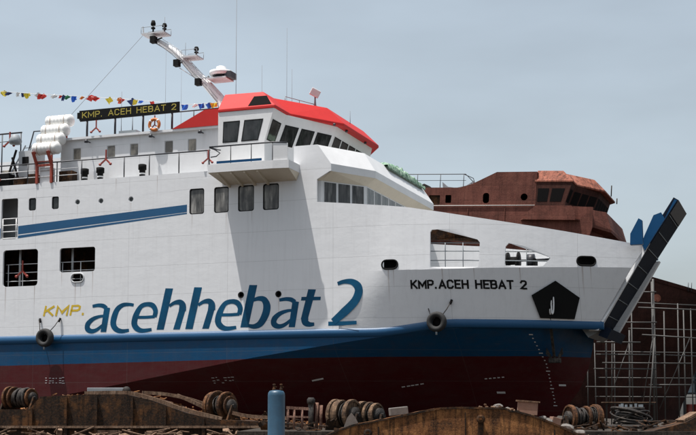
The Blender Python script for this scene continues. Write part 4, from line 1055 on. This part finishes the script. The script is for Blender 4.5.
b.prism([(x, 15.6, z) for x, z in outl], (0, .12, 0))
b.build('side_wall', M['rusthull'], sis)
b = MB(); b.box(-11.8, -10.75, .13, .16, -1.7, -.75); b.build('door_plate', M['rust_dark'], sis)
b = MB(); b.prism([(-26, .12, -.25), (-9.1, .12, -.26), (-8.1, .12, .04), (-6.05, .12, 1.03), (-2.8, .12, 1.05), (-2.8, 15.6, 1.05), (-6.05, 15.6, 1.03), (-8.1, 15.6, .04), (-9.1, 15.6, -.26), (-26, 15.6, -.25)][:5], (0, 15.4, 0)) if False else b.loft([[(x, .12, z - .1) for x, z in ((-26, -.16), (-9.13, -.18), (-8.12, .12), (-6.07, 1.11), (-2.8, 1.12))], [(x, 15.6, z - .1) for x, z in ((-26, -.16), (-9.13, -.18), (-8.12, .12), (-6.07, 1.11), (-2.8, 1.12))]])
b.build('house_roof', M['rusthull'], sis)
b = MB(); b.box(-2.76, -2.7, .1, 15.6, -1.7, 1.1); b.box(-26, 1.6, .13, 15.6, -2.0, -1.9); b.build('bulkhead', M['rusthull'], sis)
# welded stiffeners and the wing bulwark below the wheelhouse
for x in (-13.2, -8.4, -5.3, -2.9):
    b = MB(); b.box(x, x + .07, -.05, 0, -6, -1.9); b.build('frame_strip', M['rusthull'], sis)
b = MB(); b.prism([(-3.6, -.5, -2.5), (-2.6, -.5, -1.72), (.25, -.5, -1.72), (.6, -.5, -2.4), (.6, -.5, -2.75), (-3.2, -.5, -2.75)], (0, .06, 0))
b.prism([(-3.6, -.5, -2.76), (.6, -.5, -2.76), (.9, 0, -2.76), (-3.9, 0, -2.76)], (0, 0, -.1)); b.build('wing_bulwark', M['rusthull'], sis)
b = MB()
rl = [(-26, .2, .98), (-8.75, .2, .98), (-8.1, .2, .35)]
b.tube(rl, .035, 6); b.tube([(-26, .2, .45), (-8.7, .2, .45)], .02, 6)
for x in (-24, -21, -18, -15, -12.9, -10.9, -8.9): b.tube([(x, .2, -.2), (x, .2, .98)], .03, 6)
b.tube([(-8.9, .2, .98), (-8.6, 2.2, .98), (-8.4, 2.2, .3)], .03, 6)
b.build('deck_rail', M['dark_rail'], sis)
b = MB(); b.prism([(-11.1, 1.5, .55), (-10.6, 1.5, .15), (-9.9, 1.5, .05), (-9.0, 1.5, .25), (-8.4, 1.5, .62), (-8.4, 1.5, .2), (-9.0, 1.5, -.12), (-11.0, 1.5, -.12)], (0, .5, 0)); b.build('deck_boat', M['steel'], sis)
b = MB(); b.prism([(-13.5, 1.5, -.1), (-13.6, 1.5, .35), (-13.1, 1.5, .2), (-12.7, 1.5, .42), (-12.2, 1.5, .2), (-12.0, 1.5, -.1)], (0, .4, 0)); b.build('deck_gear', M['oily'], sis)
b = MB(); b.tube([(-26, -.06, -1.80), (-13.5, -.06, -1.74), (-2.8, -.06, -1.64)], .035, 6); b.build('mooring_rope', M['rope'], sis)
whip_p = [(3.1, 6.0, .2, 1.6), (4.0, 9.0, .1, 1.2)]
for x, y, z0, z1 in ((2.1, 8.0, .4, 1.35), (2.1, 11.5, .3, .8)):
    b = MB(); b.tube([(x, y, z0), (x, y, z1)], .05, 6); b.build('roof_post', M['rust_dark'], sis)
# hull: knuckle line falling to the bow, stem sweeping back to the keel
def s_top(x): return lerp_tab([(-26, -4.4), (.8, -4.5), (1.2, -5.9), (6.95, -7.2), (10.07, -7.95), (13.2, -8.6)], x)
def s_stem(z): return lerp_tab([(-18.6, 8.3), (-17, 8.7), (-15.7, 9.25), (-14.6, 9.5), (-13.4, 9.95), (-12.2, 11.0), (-10.5, 12.6), (-9, 13.2), (-7, 13.2)], z)
rows = []
for k in range(14):
    v = k / 13; r_ = []
    for i in range(50):
        f = i / 49
        x0 = -26 + 39.2 * f; zt = s_top(x0); z = zt + (-18.5 - zt) * v; xe = s_stem(z); x = -26 + (xe + 26) * f
        s1 = 1.0 - 5.0 * v; e = max(0, (x - s1) / (xe - s1)); tt = (4.8 + 3.1 * min(1, v * 1.6)) * e ** 2.0 + 1.2 * max(0, v - .75) * 4 * (1 if x < 0 else 1 - e)
        r_.append((x, min(tt, CL), z))
    rows.append(r_)
b = MB(); b.loft(rows, smooth=True); b.loft([[(x, BW - y, z) for x, y, z in r_] for r_ in rows], smooth=True)
top_r = rows[0]; b.loft([[(x, y, z - .3) for x, y, z in top_r], [(x, BW - y, z - .3) for x, y, z in top_r]])
b.loft([[r_[-1] for r_ in rows], [(r_[-1][0], BW - r_[-1][1], r_[-1][2]) for r_ in rows]])
b.build('hull', M['rusthull_shaded'], sis)
bvs = BVHTree.FromPolygons([Vector(p) for r_ in rows for p in r_], [(i * 50 + k, i * 50 + k + 1, i * 50 + k + 51, i * 50 + k + 50) for i in range(13) for k in range(49)])
def sis_t(x, z):
    h = bvs.ray_cast(Vector((x, -6, z)), Vector((0, 1, 0))); return h[0].y if h[0] else 0
b = MB(); b.face([(x, sis_t(x, z) - .02, z) for x, z in circ(7.0, -8.75, .3, 14)]); b.build('primer_patch', M['rustroof'], sis)
for x in (9.3, 9.55):
    b = MB(); b.tube([(x, 2.2, -8.1), (x, 2.2, -7.4)], .03, 6); b.build('deck_pin', M['dark_rail'], sis)

# keel blocks under both ships
kb0 = None
for i, (root, xs_, zt) in enumerate(((WF, (-18, -11, -4, 3, 8.5), 1.1), (Matrix.Translation((SO.x, SO.y, 0)) @ Matrix.Rotation(-YAW, 4, 'Z'), (-18, -10, -2, 5), .9))):
    for k, x in enumerate(xs_):
        p = root @ Vector((x, CL, 0))
        if kb0 is None:
            b = MB(); b.box(-.5, .5, -.9, .9, 0, .55); b.box(-.45, .45, -.8, .8, .551, 1.1); kb0 = b.build('keel_block', M['rust_dark'])
            o = kb0
        else: o = kb0.copy(); COL.objects.link(o)
        o.location = p; o.rotation_euler = (0, 0, -YAW)
        tag(o, 'dark timber keel block under the white ferry' if i == 0 else 'dark timber keel block under the rusty ferry', 'keel block', 'keel blocks under the ferries')

# ================================================================== scaffold between the two bows
sc_ = tag(empty('scaffold', (17, 75, 0)), 'pale pipe scaffold standing beside the bow in front of the rusty hull', 'scaffold')
def pole(name, a, c, r=.055, mat='scaf'):
    b = MB(); b.tube([Vector(a) - Vector((17, 75, 0)), Vector(c) - Vector((17, 75, 0))], r * .8, 8); return b.build(name, M[mat], sc_)
for x0, x1, zt, y, r in ((18.14, 18.25, 9.75, 75, .085), (18.42, 18.40, 9.7, 76, .06), (15.31, 15.40, 8.0, 75, .065), (15.66, 15.85, 8.0, 75.3, .045), (16.73, 16.82, 6.7, 75.2, .06), (17.62, 18.2, 6.2, 74.7, .05), (14.47, 14.49, 6.5, 76.2, .04), (19.05, 19.12, 7.9, 76, .05), (20.3, 20.3, 8.0, 76, .05), (21.6, 21.6, 8.0, 75, .06)):
    pole('upright_pole', (x0, y, 0), (x1, y, zt), r)
for x0, z0, x1, z1, y in ((17.58, 8.96, 18.4, 8.96, 74.9), (17.3, 8.03, 21.8, 7.84, 74.85), (16.2, 7.14, 18.4, 7.14, 74.9), (17.5, 6.4, 21.8, 6.12, 74.85), (14.8, 5.97, 17.4, 5.95, 74.9), (14.8, 5.24, 18.6, 5.22, 75.1), (15.1, 4.73, 20.4, 4.69, 74.85), (14.6, 4.38, 18.3, 4.36, 74.9), (14.1, 3.31, 18.6, 3.27, 74.85), (17.9, 3.43, 20.4, 3.43, 75.1), (15.3, 2.35, 18.2, 2.3, 74.9)):
    pole('cross_pole', (x0, y, z0), (x1, y, z1), .05)
for x0, x1, zt, y, r in ((15.05, 15.0, 6.0, 76.6, .04), (16.2, 16.25, 6.2, 76.8, .045), (17.2, 17.25, 8.9, 76.4, .05), (18.75, 18.7, 8.6, 76.7, .045), (19.7, 19.75, 8.3, 75.2, .05), (20.9, 20.9, 8.1, 76.6, .045)):
    pole('upright_pole', (x0, y, 0), (x1, y, zt), r)
for x0, z0, x1, z1, y in ((15.0, 2.75, 21.5, 2.72, 76.7), (15.2, 3.9, 21.6, 3.86, 76.7), (15.0, 5.5, 21.6, 5.4, 76.7), (17.1, 6.9, 21.6, 6.8, 76.7), (17.2, 8.5, 21.6, 8.3, 76.7), (18.9, 5.2, 21.6, 5.1, 75.0)):
    pole('cross_pole', (x0, y, z0), (x1, y, z1), .04)
for a_, c_ in (((17.3, 75.0, 1.2), (18.3, 75.0, 7.0)), ((18.5, 75.1, 2.0), (20.4, 75.1, 6.2)), ((15.4, 75.1, 2.2), (16.8, 75.1, 6.0))): pole('brace_pole', a_, c_, .035)
pole('cross_pole', (14.9, 75.0, 5.95), (15.9, 75.0, 5.93), .055, 'rust_red')
b = MB(); b.box(-1.9, 1.2, -.3, .35, 2.36, 2.42); b.build('plank', M['tan_steel'], sc_)

# ================================================================== shed and drums far right
sh = tag(empty('storage_shed', (31.0, 110, 0)), 'pale blue sheet metal shed on dark posts beyond the rusty bow', 'shed')
b = MB(); b.box(-1.9, 3.5, 0, .12, 3.4, 8.2); b.box(-1.9, 3.5, .12, 4, 8.1, 8.25); b.build('wall', M['shed_blue'], sh)
for x in (-1.85, -.75, .2, 3.4):
    b = MB(); b.box(x, x + .16, -.2, -.02, 0, 8.3); b.build('post', M['dark_rail'], sh)
b = MB()
for z in (3.4, 4.4, 5.6): b.box(-1.9, 3.5, -.3, -.21, z, z + .16)
b.build('rail', M['dark_rail'], sh)
dr0 = None
for i, (x, y, lab) in enumerate(((28.75, 106.5, 'red oil drum nearest the rusty hull, below the pale shed'), (29.5, 106.8, 'red oil drum second from the rusty hull, below the pale shed'), (30.3, 106.4, 'red oil drum at the right edge, below the pale shed'))):
    if dr0 is None:
        dr0 = empty('oil_drum', (x, y, 0)); b = MB(); b.lathe([(0, 0), (.33, 0), (.34, .04), (.33, .08), (.33, .4), (.35, .43), (.33, .46), (.33, .8), (.35, .84), (.33, .88), (.33, 1.2), (.34, 1.24), (.33, 1.26), (.3, 1.2), (0, 1.2)], (0, 0, 0), seg=20); b.build('drum', M['red_paint'], dr0)
        b = MB(); b.lathe([(.345, .55), (.345, .75)], (0, 0, 0), seg=20); b.build('label_band', M['tan_steel'], dr0); o = dr0
    else:
        o = dr0.copy(); COL.objects.link(o); o.location = (x, y, 0)
        for ch in list(dr0.children): c = ch.copy(); COL.objects.link(c); c.parent = o
    o.scale = (1, 1, 2.0)
    tag(o, lab, 'oil drum', 'red oil drums by the shed')

# ================================================================== foreground: rusty pontoons, winches and yard clutter
def prof_front(b, pts, y0, d):
    b.prism([(x, y0, z) for x, z in pts], (0, d, 0))
pl = tag(empty('rusty_pontoon', (-7, 46, 0)), 'long dark rusty pontoon lying under the stern half of the white ferry', 'pontoon')
O = Vector((7, -46, 0))
b = MB(); prof_front(b, [(x + 7, z) for x, z in [(-18, 0), (-18, 1.87), (-11.6, 1.87), (-11.2, 2.33), (-9.58, 2.41), (-8.12, 2.41), (-7.2, 2.2), (-5.93, 1.74), (-4.84, 1.5), (-3.2, 1.43), (-1.74, 1.34), (-.2, 1.2), (-.2, 0)]], 0, 5.5); b.build('shell', M['rust_dark'], pl)
b = MB(); b.box(-11, 6.8, -.16, -.003, 1.19, 1.27); b.build('ledge', M['tan_steel'], pl)
for x in (-10.2, -8.9, -7.4, -6.1, -4.55, -3.3, -2.2, -.9, .3, 1.7, 2.9, 4.3, 5.4):
    h = lerp_tab([(-18, 1.85), (-11.6, 1.85), (-11.2, 2.3), (-8.1, 2.38), (-7.2, 2.15), (-5.9, 1.7), (-4.8, 1.45), (-.2, 1.15)], x - 7)
    b = MB(); b.box(x, x + .09, -.10, -.003, 1.275, h); b.box(x, x + .12, -.14, -.003, 0, 1.185); b.build('rib', M['rust_dark'], pl)
for x0, x1 in ((-2.1, -1.25), (-.3, .4), (3.3, 4.6)):
    b = MB(); b.box(x0, x1, -.12, -.003, .78, 1.12); b.build('pale_patch', M['tan_steel'], pl)
def rl_(pts, y, w=.16):
    b = MB(); P = smooth_path([(x, z) for x, z in pts], [1] * len(pts), 5)[0]
    for a, c in zip(P, P[1:]): b.bar((a.x + 7, y - 46, a.y + .06), (c.x + 7, y - 46, c.y + .06), w, .13)
    return b.build('bent_rail', M['tan_steel'], pl)
rl_([(-9.6, 2.40), (-8.3, 2.42), (-7.74, 2.36), (-6.81, 2.1), (-6.06, 1.83), (-4.6, 1.46)], 46.15, .3); rl_([(-7.9, 2.46), (-7.03, 2.4), (-6.06, 2.2), (-5.2, 1.9)], 48.5); rl_([(-6.5, 2.35), (-5.9, 2.1), (-5.0, 1.66)], 48.0); rl_([(-4.3, 1.68), (-3.6, 1.55), (-2.2, 1.48)], 47.0)
b = MB(); b.box(-9.58, -8.2, 46.35, 46.6, 2.42, 2.66); o = b.build('steel_beam', M['steel'], bevel=.015); tag(o, 'pale grey square steel beam lying on top of the dark pontoon', 'steel beam')
b = MB(); b.lathe([(0, 0), (.13, 0), (.15, .05), (.13, .14), (0, .14)], (-8.12, 46.34, 2.56), (0, -1, 0), 14); o = b.build('beam_end_ring', M['oily']); o.parent = bpy.data.objects['steel_beam']

def winch(loc, rz, fl, r, L, lab, core=None, mats=('winch_rust', 'oily'), group='rusty flanged winches in front of the ferry', frame=True):
    w_ = tag(empty('flanged_winch', loc, (0, 0, rz)), lab, 'winch', group)
    b = MB(); b.lathe([(0, -L / 2), (r * .5, -L / 2), (r * .5, L / 2), (0, L / 2)], (0, 0, r), (1, 0, 0), 18)
    b.tube([(-L / 2 - .12, 0, r), (L / 2 + .12, 0, r)], r * .16, 10); b.build('core', M[mats[1]], w_)
    for x, w2, k in fl:
        b = MB(); b.lathe([(r * .35, -w2 * .12), (r * .82 * k, -w2 * .2), (r * .86 * k, -w2 * .5), (r * k, -w2 * .5), (r * k * 1.03, -w2 * .3), (r * k * 1.03, w2 * .3), (r * k, w2 * .5), (r * .86 * k, w2 * .5), (r * .82 * k, w2 * .2), (r * .35, w2 * .12)], (x, 0, r), (1, 0, 0), 30, False); b.build('flange', M[mats[0]], w_)
    for i, (x, w2) in enumerate(core or []):
        b = MB(); n = 5
        for q in range(n):
            xx = x - w2 / 2 + w2 * (q + .5) / n
            rr = r * random.uniform(.6, .85); sk = random.uniform(-.07, .07)
            b.tube([(xx + sk * math.sin(a + q) + random.uniform(-.012, .012), rr * math.cos(a), r + rr * math.sin(a)) for a in [2 * math.pi * k / 20 for k in range(20)]], w2 / n * random.uniform(.35, .55), 6, closed=True)
        b.build('cable_coil', M['oily'], w_)
    if frame:
        for x in (-L / 2 - .06, L / 2 + .06):
            b = MB(); b.prism([(x - .04, -r * .7, 0), (x - .04, r * .7, 0), (x - .04, r * .2, r * 1.1), (x - .04, -r * .2, r * 1.1)], (.08, 0, 0)); b.build('side_frame', M['rust_dark'], w_)
    return w_
winch((-12.3, 47.4, 1.87), R(-28), [(-.5, .10, 1.0), (-.28, .08, .95), (.55, .08, .8)], .43, 1.3, 'rusty flanged winch at the left edge, on the dark pontoon', [(.12, .6)])
winch((-4.75, 47.5, 1.46), R(-38), [(-.42, .16, 1.0), (-.2, .1, 1.08), (.28, .12, 1.0), (.46, .06, .7)], .53, 1.1, 'rusty flanged winch beside the bent rails, under the blue lettering', [(.04, .3)])
winch((-.1, 40.0, 1.2), R(-35), [(-.35, .12, 1.0), (-.15, .22, .95), (.28, .14, .98)], .48, .9, 'tan flanged winch beside the pale stone, left of a close pair', [(.1, .2)], mats=('winch_tan', 'oily'))
winch((.72, 40.2, 1.2), R(-35), [(-.3, .16, .95), (-.02, .1, .9), (.22, .14, .82)], .46, .8, 'tan flanged winch right of a close pair, next to the pale block', [(.1, .12)], mats=('winch_tan', 'oily'))
winch((7.85, 42.2, 1.2), R(20), [(-.5, .14, 1.0), (.1, .1, .9), (.46, .2, 1.02)], .40, 1.25, 'rusty winch wound with dark cable at the foot of the bow', [(-.2, .45), (.28, .2)], mats=('winch_rust', 'oily'))
cl_ = tag(empty('cable_reel', (9.85, 44, 1.2)), 'black cable reel with bright rim bolts at the foot of the scaffold', 'cable reel')
b = MB(); b.lathe([(0, 0), (.95, 0), (1.0, .08), (.55, .16), (.42, .2), (.40, .62), (.46, .66), (.46, .74), (0, .74)], (0, 0, 0), seg=26); b.build('spool', M['oily'], cl_)
for k in range(14):
    a = 2 * math.pi * k / 14; b = MB(); b.box(.38 * math.cos(a) - .035, .38 * math.cos(a) + .035, .38 * math.sin(a) - .035, .38 * math.sin(a) + .035, .735, .80 + .03 * (k % 3)); b.build('bolt', M['steel'], cl_)
b = MB()
for q in range(11):
    rr = random.uniform(.46, .72); zc_ = random.uniform(.12, .55); sx, sy = random.uniform(-.22, .22), random.uniform(-.22, .22)
    b.tube([(rr * math.cos(a) + random.uniform(-.02, .02), rr * math.sin(a), max(.05, zc_ + sx * math.cos(a) + sy * math.sin(a))) for a in [2 * math.pi * k / 24 for k in range(24)]], random.uniform(.025, .045), 6, closed=True)
b.build('cable_coil', M['oily'], cl_)

# concrete apron the clutter stands on
b = MB(); b.box(-3.2, 13.5, 36.5, 45.2, 0, 1.2); tag(b.build('apron', M['apron']), kind='structure')
# orange-brown plate pontoon in front
pr = tag(empty('rusty_float', (2.8, 32, 0)), 'orange rusty steel float in front of the bow, nearest the viewer', 'pontoon')
prof = [(-1.6, 0), (-1.6, .9), (-.76, 1.06), (-.08, 1.38), (.94, 1.57), (1.7, 1.74), (2.33, 1.85), (2.8, 1.87), (3.97, 1.85), (4.4, 1.74), (4.86, 1.6), (5.3, 1.42), (5.74, 1.22), (6.36, 1.02), (9.5, .95), (9.5, 0)]
_p = prof[:]; prof = [_p[0], _p[1]]
for (xa, za), (xb, zb) in zip(_p[1:-2], _p[2:-1]):
    n_ = max(2, int((xb - xa) / .13))
    for k in range(1, n_ + 1):
        f = k / n_; prof.append((xa + (xb - xa) * f, za + (zb - za) * f + random.choice((0, 0, 0, random.uniform(-.035, .012), random.uniform(-.012, .012)))))
prof.append(_p[-1])
b = MB(); b.prism([(x - 2.8, 0, z) for x, z in prof], (0, 2.4, 0)); b.build('shell', M['rust'], pr)
for x, z0, z1 in ((.75, .2, 1.38), (2.95, .2, 1.74), (5.2, .2, 1.3)):
    b = MB(); b.box(x - 2.8, x - 2.8 + .035, -.018, -.002, z0, z1); b.build('weld_strip', M['rust_dark'], pr)
b = MB(); P = [(x - 2.8, z) for x, z in prof[2:-2]]
for a, c in zip(P, P[1:]): b.bar((a[0], .0, a[1] - .01), (c[0], .0, c[1] - .01), .05, .05)
b.build('edge_bead', M['rust_dark'], pr)
for x, z in ((3.35 - 2.8, 1.45), (.5 - 2.8, 1.1)):
    b = MB(); b.box(x - .07, x + .07, -.03, -.002, z - .3, z + .1); b.lathe([(.05, 0), (.11, .02), (.11, .05), (.05, .05)], (x, -.03, z + .12), (0, -1, 0), 14); b.build('lifting_lug', M['rust_dark'], pr)
br = tag(empty('rusty_barge', (9.5, 40.0, 0)), 'low rusty barge end at the right edge, below the scaffold', 'barge')
b = MB(); b.prism([(-1.6, -2, 0), (-1.6, -2, .98), (-1.1, -2, 1.08), (.3, -2, 1.45), (.75, -2, 1.68), (4, -2, 1.78), (4, -2, 0)], (0, -1.2, 0)); b.build('shell', M['rust_dark'], br)
b = MB(); b.bar((.3, -2.6, 1.5), (.75, -2.6, 1.74), .9, .06); b.bar((.75, -2.6, 1.73), (4, -2.6, 1.83), .9, .06); b.build('deck_edge', M['tan_steel'], br)

# blue gas tank on a timber trestle
b = MB(); b.box(-2.6, -1.2, 32.6, 33.4, 0, .72); o = b.build('timber_block', M['rust_dark']); tag(o, 'dark timber block under the upright blue gas tank', 'timber block')
gt = tag(empty('gas_tank', (-1.87, 33, .72)), 'upright blue gas tank with two valve stubs standing in front of the ferry', 'gas tank')
b = MB(); b.lathe([(0, 0), (.21, 0), (.225, .02), (.225, .35), (.23, .36), (.23, .40), (.225, .41), (.225, 1.46), (.215, 1.53), (.18, 1.58), (.10, 1.60), (0, 1.605)], (0, 0, 0), seg=28); b.build('body', M['cyl_blue'], gt)
for dx in (-.06, .125):
    b = MB(); b.lathe([(.035, 1.58), (.045, 1.60), (.045, 1.64), (.03, 1.66), (.03, 1.72), (.04, 1.73), (.04, 1.76), (0, 1.765)], (dx, -.02, 0), seg=12); b.box(dx + .02, dx + .07, -.04, 0, 1.67, 1.70); b.build('valve', M['rust_dark'], gt)

# pipe frame, posts, stones, blocks, carton
pf = tag(empty('pipe_frame', (-1.65, 40, 1.2)), 'small rusty pipe frame between the blue gas tank and the dark post', 'pipe frame')
for x in (-.25, -.05, .2):
    b = MB(); b.tube([(x, 0, 0), (x, 0, .72)], .04, 8); b.build('leg', M['rust_red'], pf)
b = MB(); b.bar((-.3, 0, .70), (.45, 0, .66), .09); b.bar((-.3, 0, .42), (.45, 0, .4), .06); b.build('cross_bar', M['rust_red'], pf)
b = MB(); b.tube([(-1.17, 40, 1.2), (-1.17, 40, 2.02)], .09, 12); b.lathe([(.09, 2.0), (.13, 2.04), (.13, 2.16), (.08, 2.22), (0, 2.22)], (-1.17, 40, 0), seg=14); o = b.build('mooring_post', M['oily']); tag(o, 'dark mooring post with a round cap beside the rusty pipes', 'post')
for x, h, lab in ((-1.0, 2.06, 'taller rusty pipe standing beside the dark mooring post'), (-.87, 1.98, 'shorter rusty pipe standing beside the taller one, left of the pale stone')):
    b = MB(); b.tube([(x, 40.1, 1.2), (x + .02, 40.1, h)], .055, 10); o = b.build('steel_pipe', M['rust_red']); tag(o, lab, 'pipe')
def stone(name, loc, r, lab, mat='stone', cat='stone', group=None, sq=(1, 1, 1)):
    bm = bmesh.new(); bmesh.ops.create_icosphere(bm, subdivisions=2, radius=r)
    for v_ in bm.verts: v_.co = Vector((v_.co.x * sq[0], v_.co.y * sq[1], max(v_.co.z * sq[2], -r * .5 * sq[2]))) * random.uniform(.82, 1.12)
    me = bpy.data.meshes.new(name); bm.to_mesh(me); bm.free(); o = bpy.data.objects.new(name, me); COL.objects.link(o); me.materials.append(M[mat]); o.location = loc
    return tag(o, lab, cat, group)
b = MB(); b.prism([(-.12, 33.6, 1.33), (.28, 33.6, 1.44), (.2, 33.6, 1.6), (.09, 33.6, 1.74), (-.02, 33.6, 1.6)], (0, .25, 0)); o = b.build('pale_stone', M['stone']); tag(o, 'pointed pale stone leaning in front of the tan winches', 'stone')
b = MB(); b.box(-.24, .24, -.15, .15, 0, .21); o = b.build('concrete_block', M['stone'], bevel=.02); o.location = (1.35, 33.6, 1.67); o.rotation_euler = (0, R(-6), R(8)); tag(o, 'pale cream block lying on the rusty float right of the tan winches', 'block')
b = MB(); b.box(-.26, .26, -.2, .2, 0, .33); ct = b.build('wooden_box', M['brown_box'], bevel=.01); ct.location = (4.7, 33.2, 1.68); ct.rotation_euler = (0, R(4), R(-6)); tag(ct, 'brown wooden box on the slope of the rusty float under the bow', 'box')
b = MB(); b.box(-.31, .31, -.23, .23, .33, .37); b.build('lid', M['tan_steel'], ct)
b = MB(); b.box(-.13, .13, -.1, .1, 0, .19); o = b.build('small_box', M['brown_box'], bevel=.01); o.location = (5.46, 33.5, 1.42); o.rotation_euler = (0, R(14), R(20)); tag(o, 'small brown box further down the float than the big brown box', 'box')
for x, z, r, lab in ((3.95, 1.9, .1, 'white stone on the float left of the brown wooden box'), (4.2, 1.83, .07, 'small white stone just left of the brown wooden box'), (5.12, 1.58, .1, 'pale stone right of the brown wooden box'), (5.25, 1.5, .13, 'grey stone below the small brown box'), (5.75, 1.32, .16, 'grey stone at the right foot of the float'), (6.1, 1.2, .12, 'low grey stone next to the cable winch')):
    stone('stone', (x, 33.3, z), r, lab, group='stones on the rusty float', sq=(1.3, 1, .8))

# torn plates and angle bars leaning about
for x, y, z, w_, h_, rz, tl, mt, lab in ((-.55, 39.2, 1.2, .32, .42, .3, .5, 'rust_dark', 'dark torn plate leaning left of the tan winches'), (-2.5, 39.8, 1.2, .5, .35, -.3, .7, 'rust', 'orange torn plate lying behind the blue gas tank'), (2.1, 38.2, 1.2, .6, .62, .2, .35, 'rust_dark', 'dark torn plate standing behind the crest of the rusty float'), (3.3, 38.6, 1.2, .5, .74, -.4, .3, 'rust', 'orange torn plate standing left of the brown wooden box'), (6.6, 40.5, 1.2, .45, .4, .5, .6, 'rust_dark', 'dark torn plate leaning at the foot of the bow left of the cable winch'), (11.6, 42.5, 1.2, .6, .45, .1, .5, 'rust', 'orange torn plate right of the cable reel'), (-9.0, 48.5, 2.3, .6, .3, .2, .6, 'rust', 'orange torn plate on the dark pontoon behind the grey beam'), (-3.0, 48.2, 1.38, .5, .45, -.2, .5, 'rust_dark', 'dark torn plate on the low end of the dark pontoon')):
    b = MB(); n_ = 9
    pts_ = [(-w_ / 2, 0), (w_ / 2, 0)] + [(w_ / 2 - w_ * k / n_, h_ * random.uniform(.7, 1.05)) for k in range(n_ + 1)]
    b.prism([(px_, 0, pz_) for px_, pz_ in pts_], (0, .03, 0)); o = b.build('torn_plate', M[mt]); o.location = (x, y, z); o.rotation_euler = (tl, 0, rz); tag(o, lab, 'scrap plate', 'torn plates in the yard')
# heaps of small scrap that nobody could count
def scrap(name, pts_fn, n, mat, smin=.05, smax=.22):
    b = MB()
    for _ in range(n):
        c = Vector(pts_fn()); k = random.random(); rot = Matrix.Rotation(random.uniform(0, 6.3), 4, 'Z') @ Matrix.Rotation(random.uniform(-.5, .5), 4, 'X') @ Matrix.Rotation(random.uniform(-.4, .4), 4, 'Y'); m = Matrix.Translation(c) @ rot
        l = random.uniform(smin, smax)
        if k < .35: b.box(-l * 2.2, l * 2.2, -.025, .025, -.02, .02, m)
        elif k < .55: b.tube([m @ Vector((-l * 1.8, 0, 0)), m @ Vector((0, l * .2, .0)), m @ Vector((l * 1.8, 0, 0))], .025, 6)
        elif k < .85: b.prism([m @ Vector((l * random.uniform(.5, 1) * math.cos(a), l * random.uniform(.5, 1) * math.sin(a), 0)) for a in (0, 1.3, 2.5, 3.6, 5.0)], (0, 0, .03))
        else: b.box(-l * .5, l * .5, -l * .4, l * .4, -l * .35, l * .35, m)
    return b.build(name, M[mat])
def ap(): x = random.uniform(-2.9, 13); return (x, random.uniform(36.8, 44.5), 1.2 + abs(random.gauss(0, .13)))
tag(scrap('scrap_heap', ap, 230, 'rust_dark'), 'dark rusty scrap metal strewn over the apron in front of the ferry', 'scrap', kind='stuff')
def ap2():
    x = random.uniform(3.4, 9.3); return (x, random.uniform(32.3, 34.2), lerp_tab(prof[:-1], x) + abs(random.gauss(0, .04)))
tag(scrap('loose_scrap', ap2, 90, 'tan_steel', .02, .09), 'small pale scraps lying along the right slope of the rusty float', 'scrap', kind='stuff')
def ap3():
    x = random.uniform(-13, -.5); h = lerp_tab([(-18, 1.87), (-11.6, 1.87), (-11.2, 2.33), (-8.1, 2.41), (-7.2, 2.2), (-5.9, 1.74), (-4.8, 1.5), (-.2, 1.2)], x)
    return (x, random.uniform(46.3, 51), h + abs(random.gauss(0, .05)))
tag(scrap('pontoon_scrap', ap3, 170, 'rust', .04, .16), 'rusty offcuts lying along the deck of the dark pontoon', 'scrap', kind='stuff')
def ap4(): y = random.uniform(42.6, 45.6); return (random.uniform(-12, -1), y, random.uniform(.1, .95) + abs(random.gauss(0, .14)))
tag(scrap('yard_scrap', ap4, 420, 'tan_steel', .05, .25), 'pale scrap and stones heaped at the foot of the dark pontoon', 'scrap', kind='stuff')
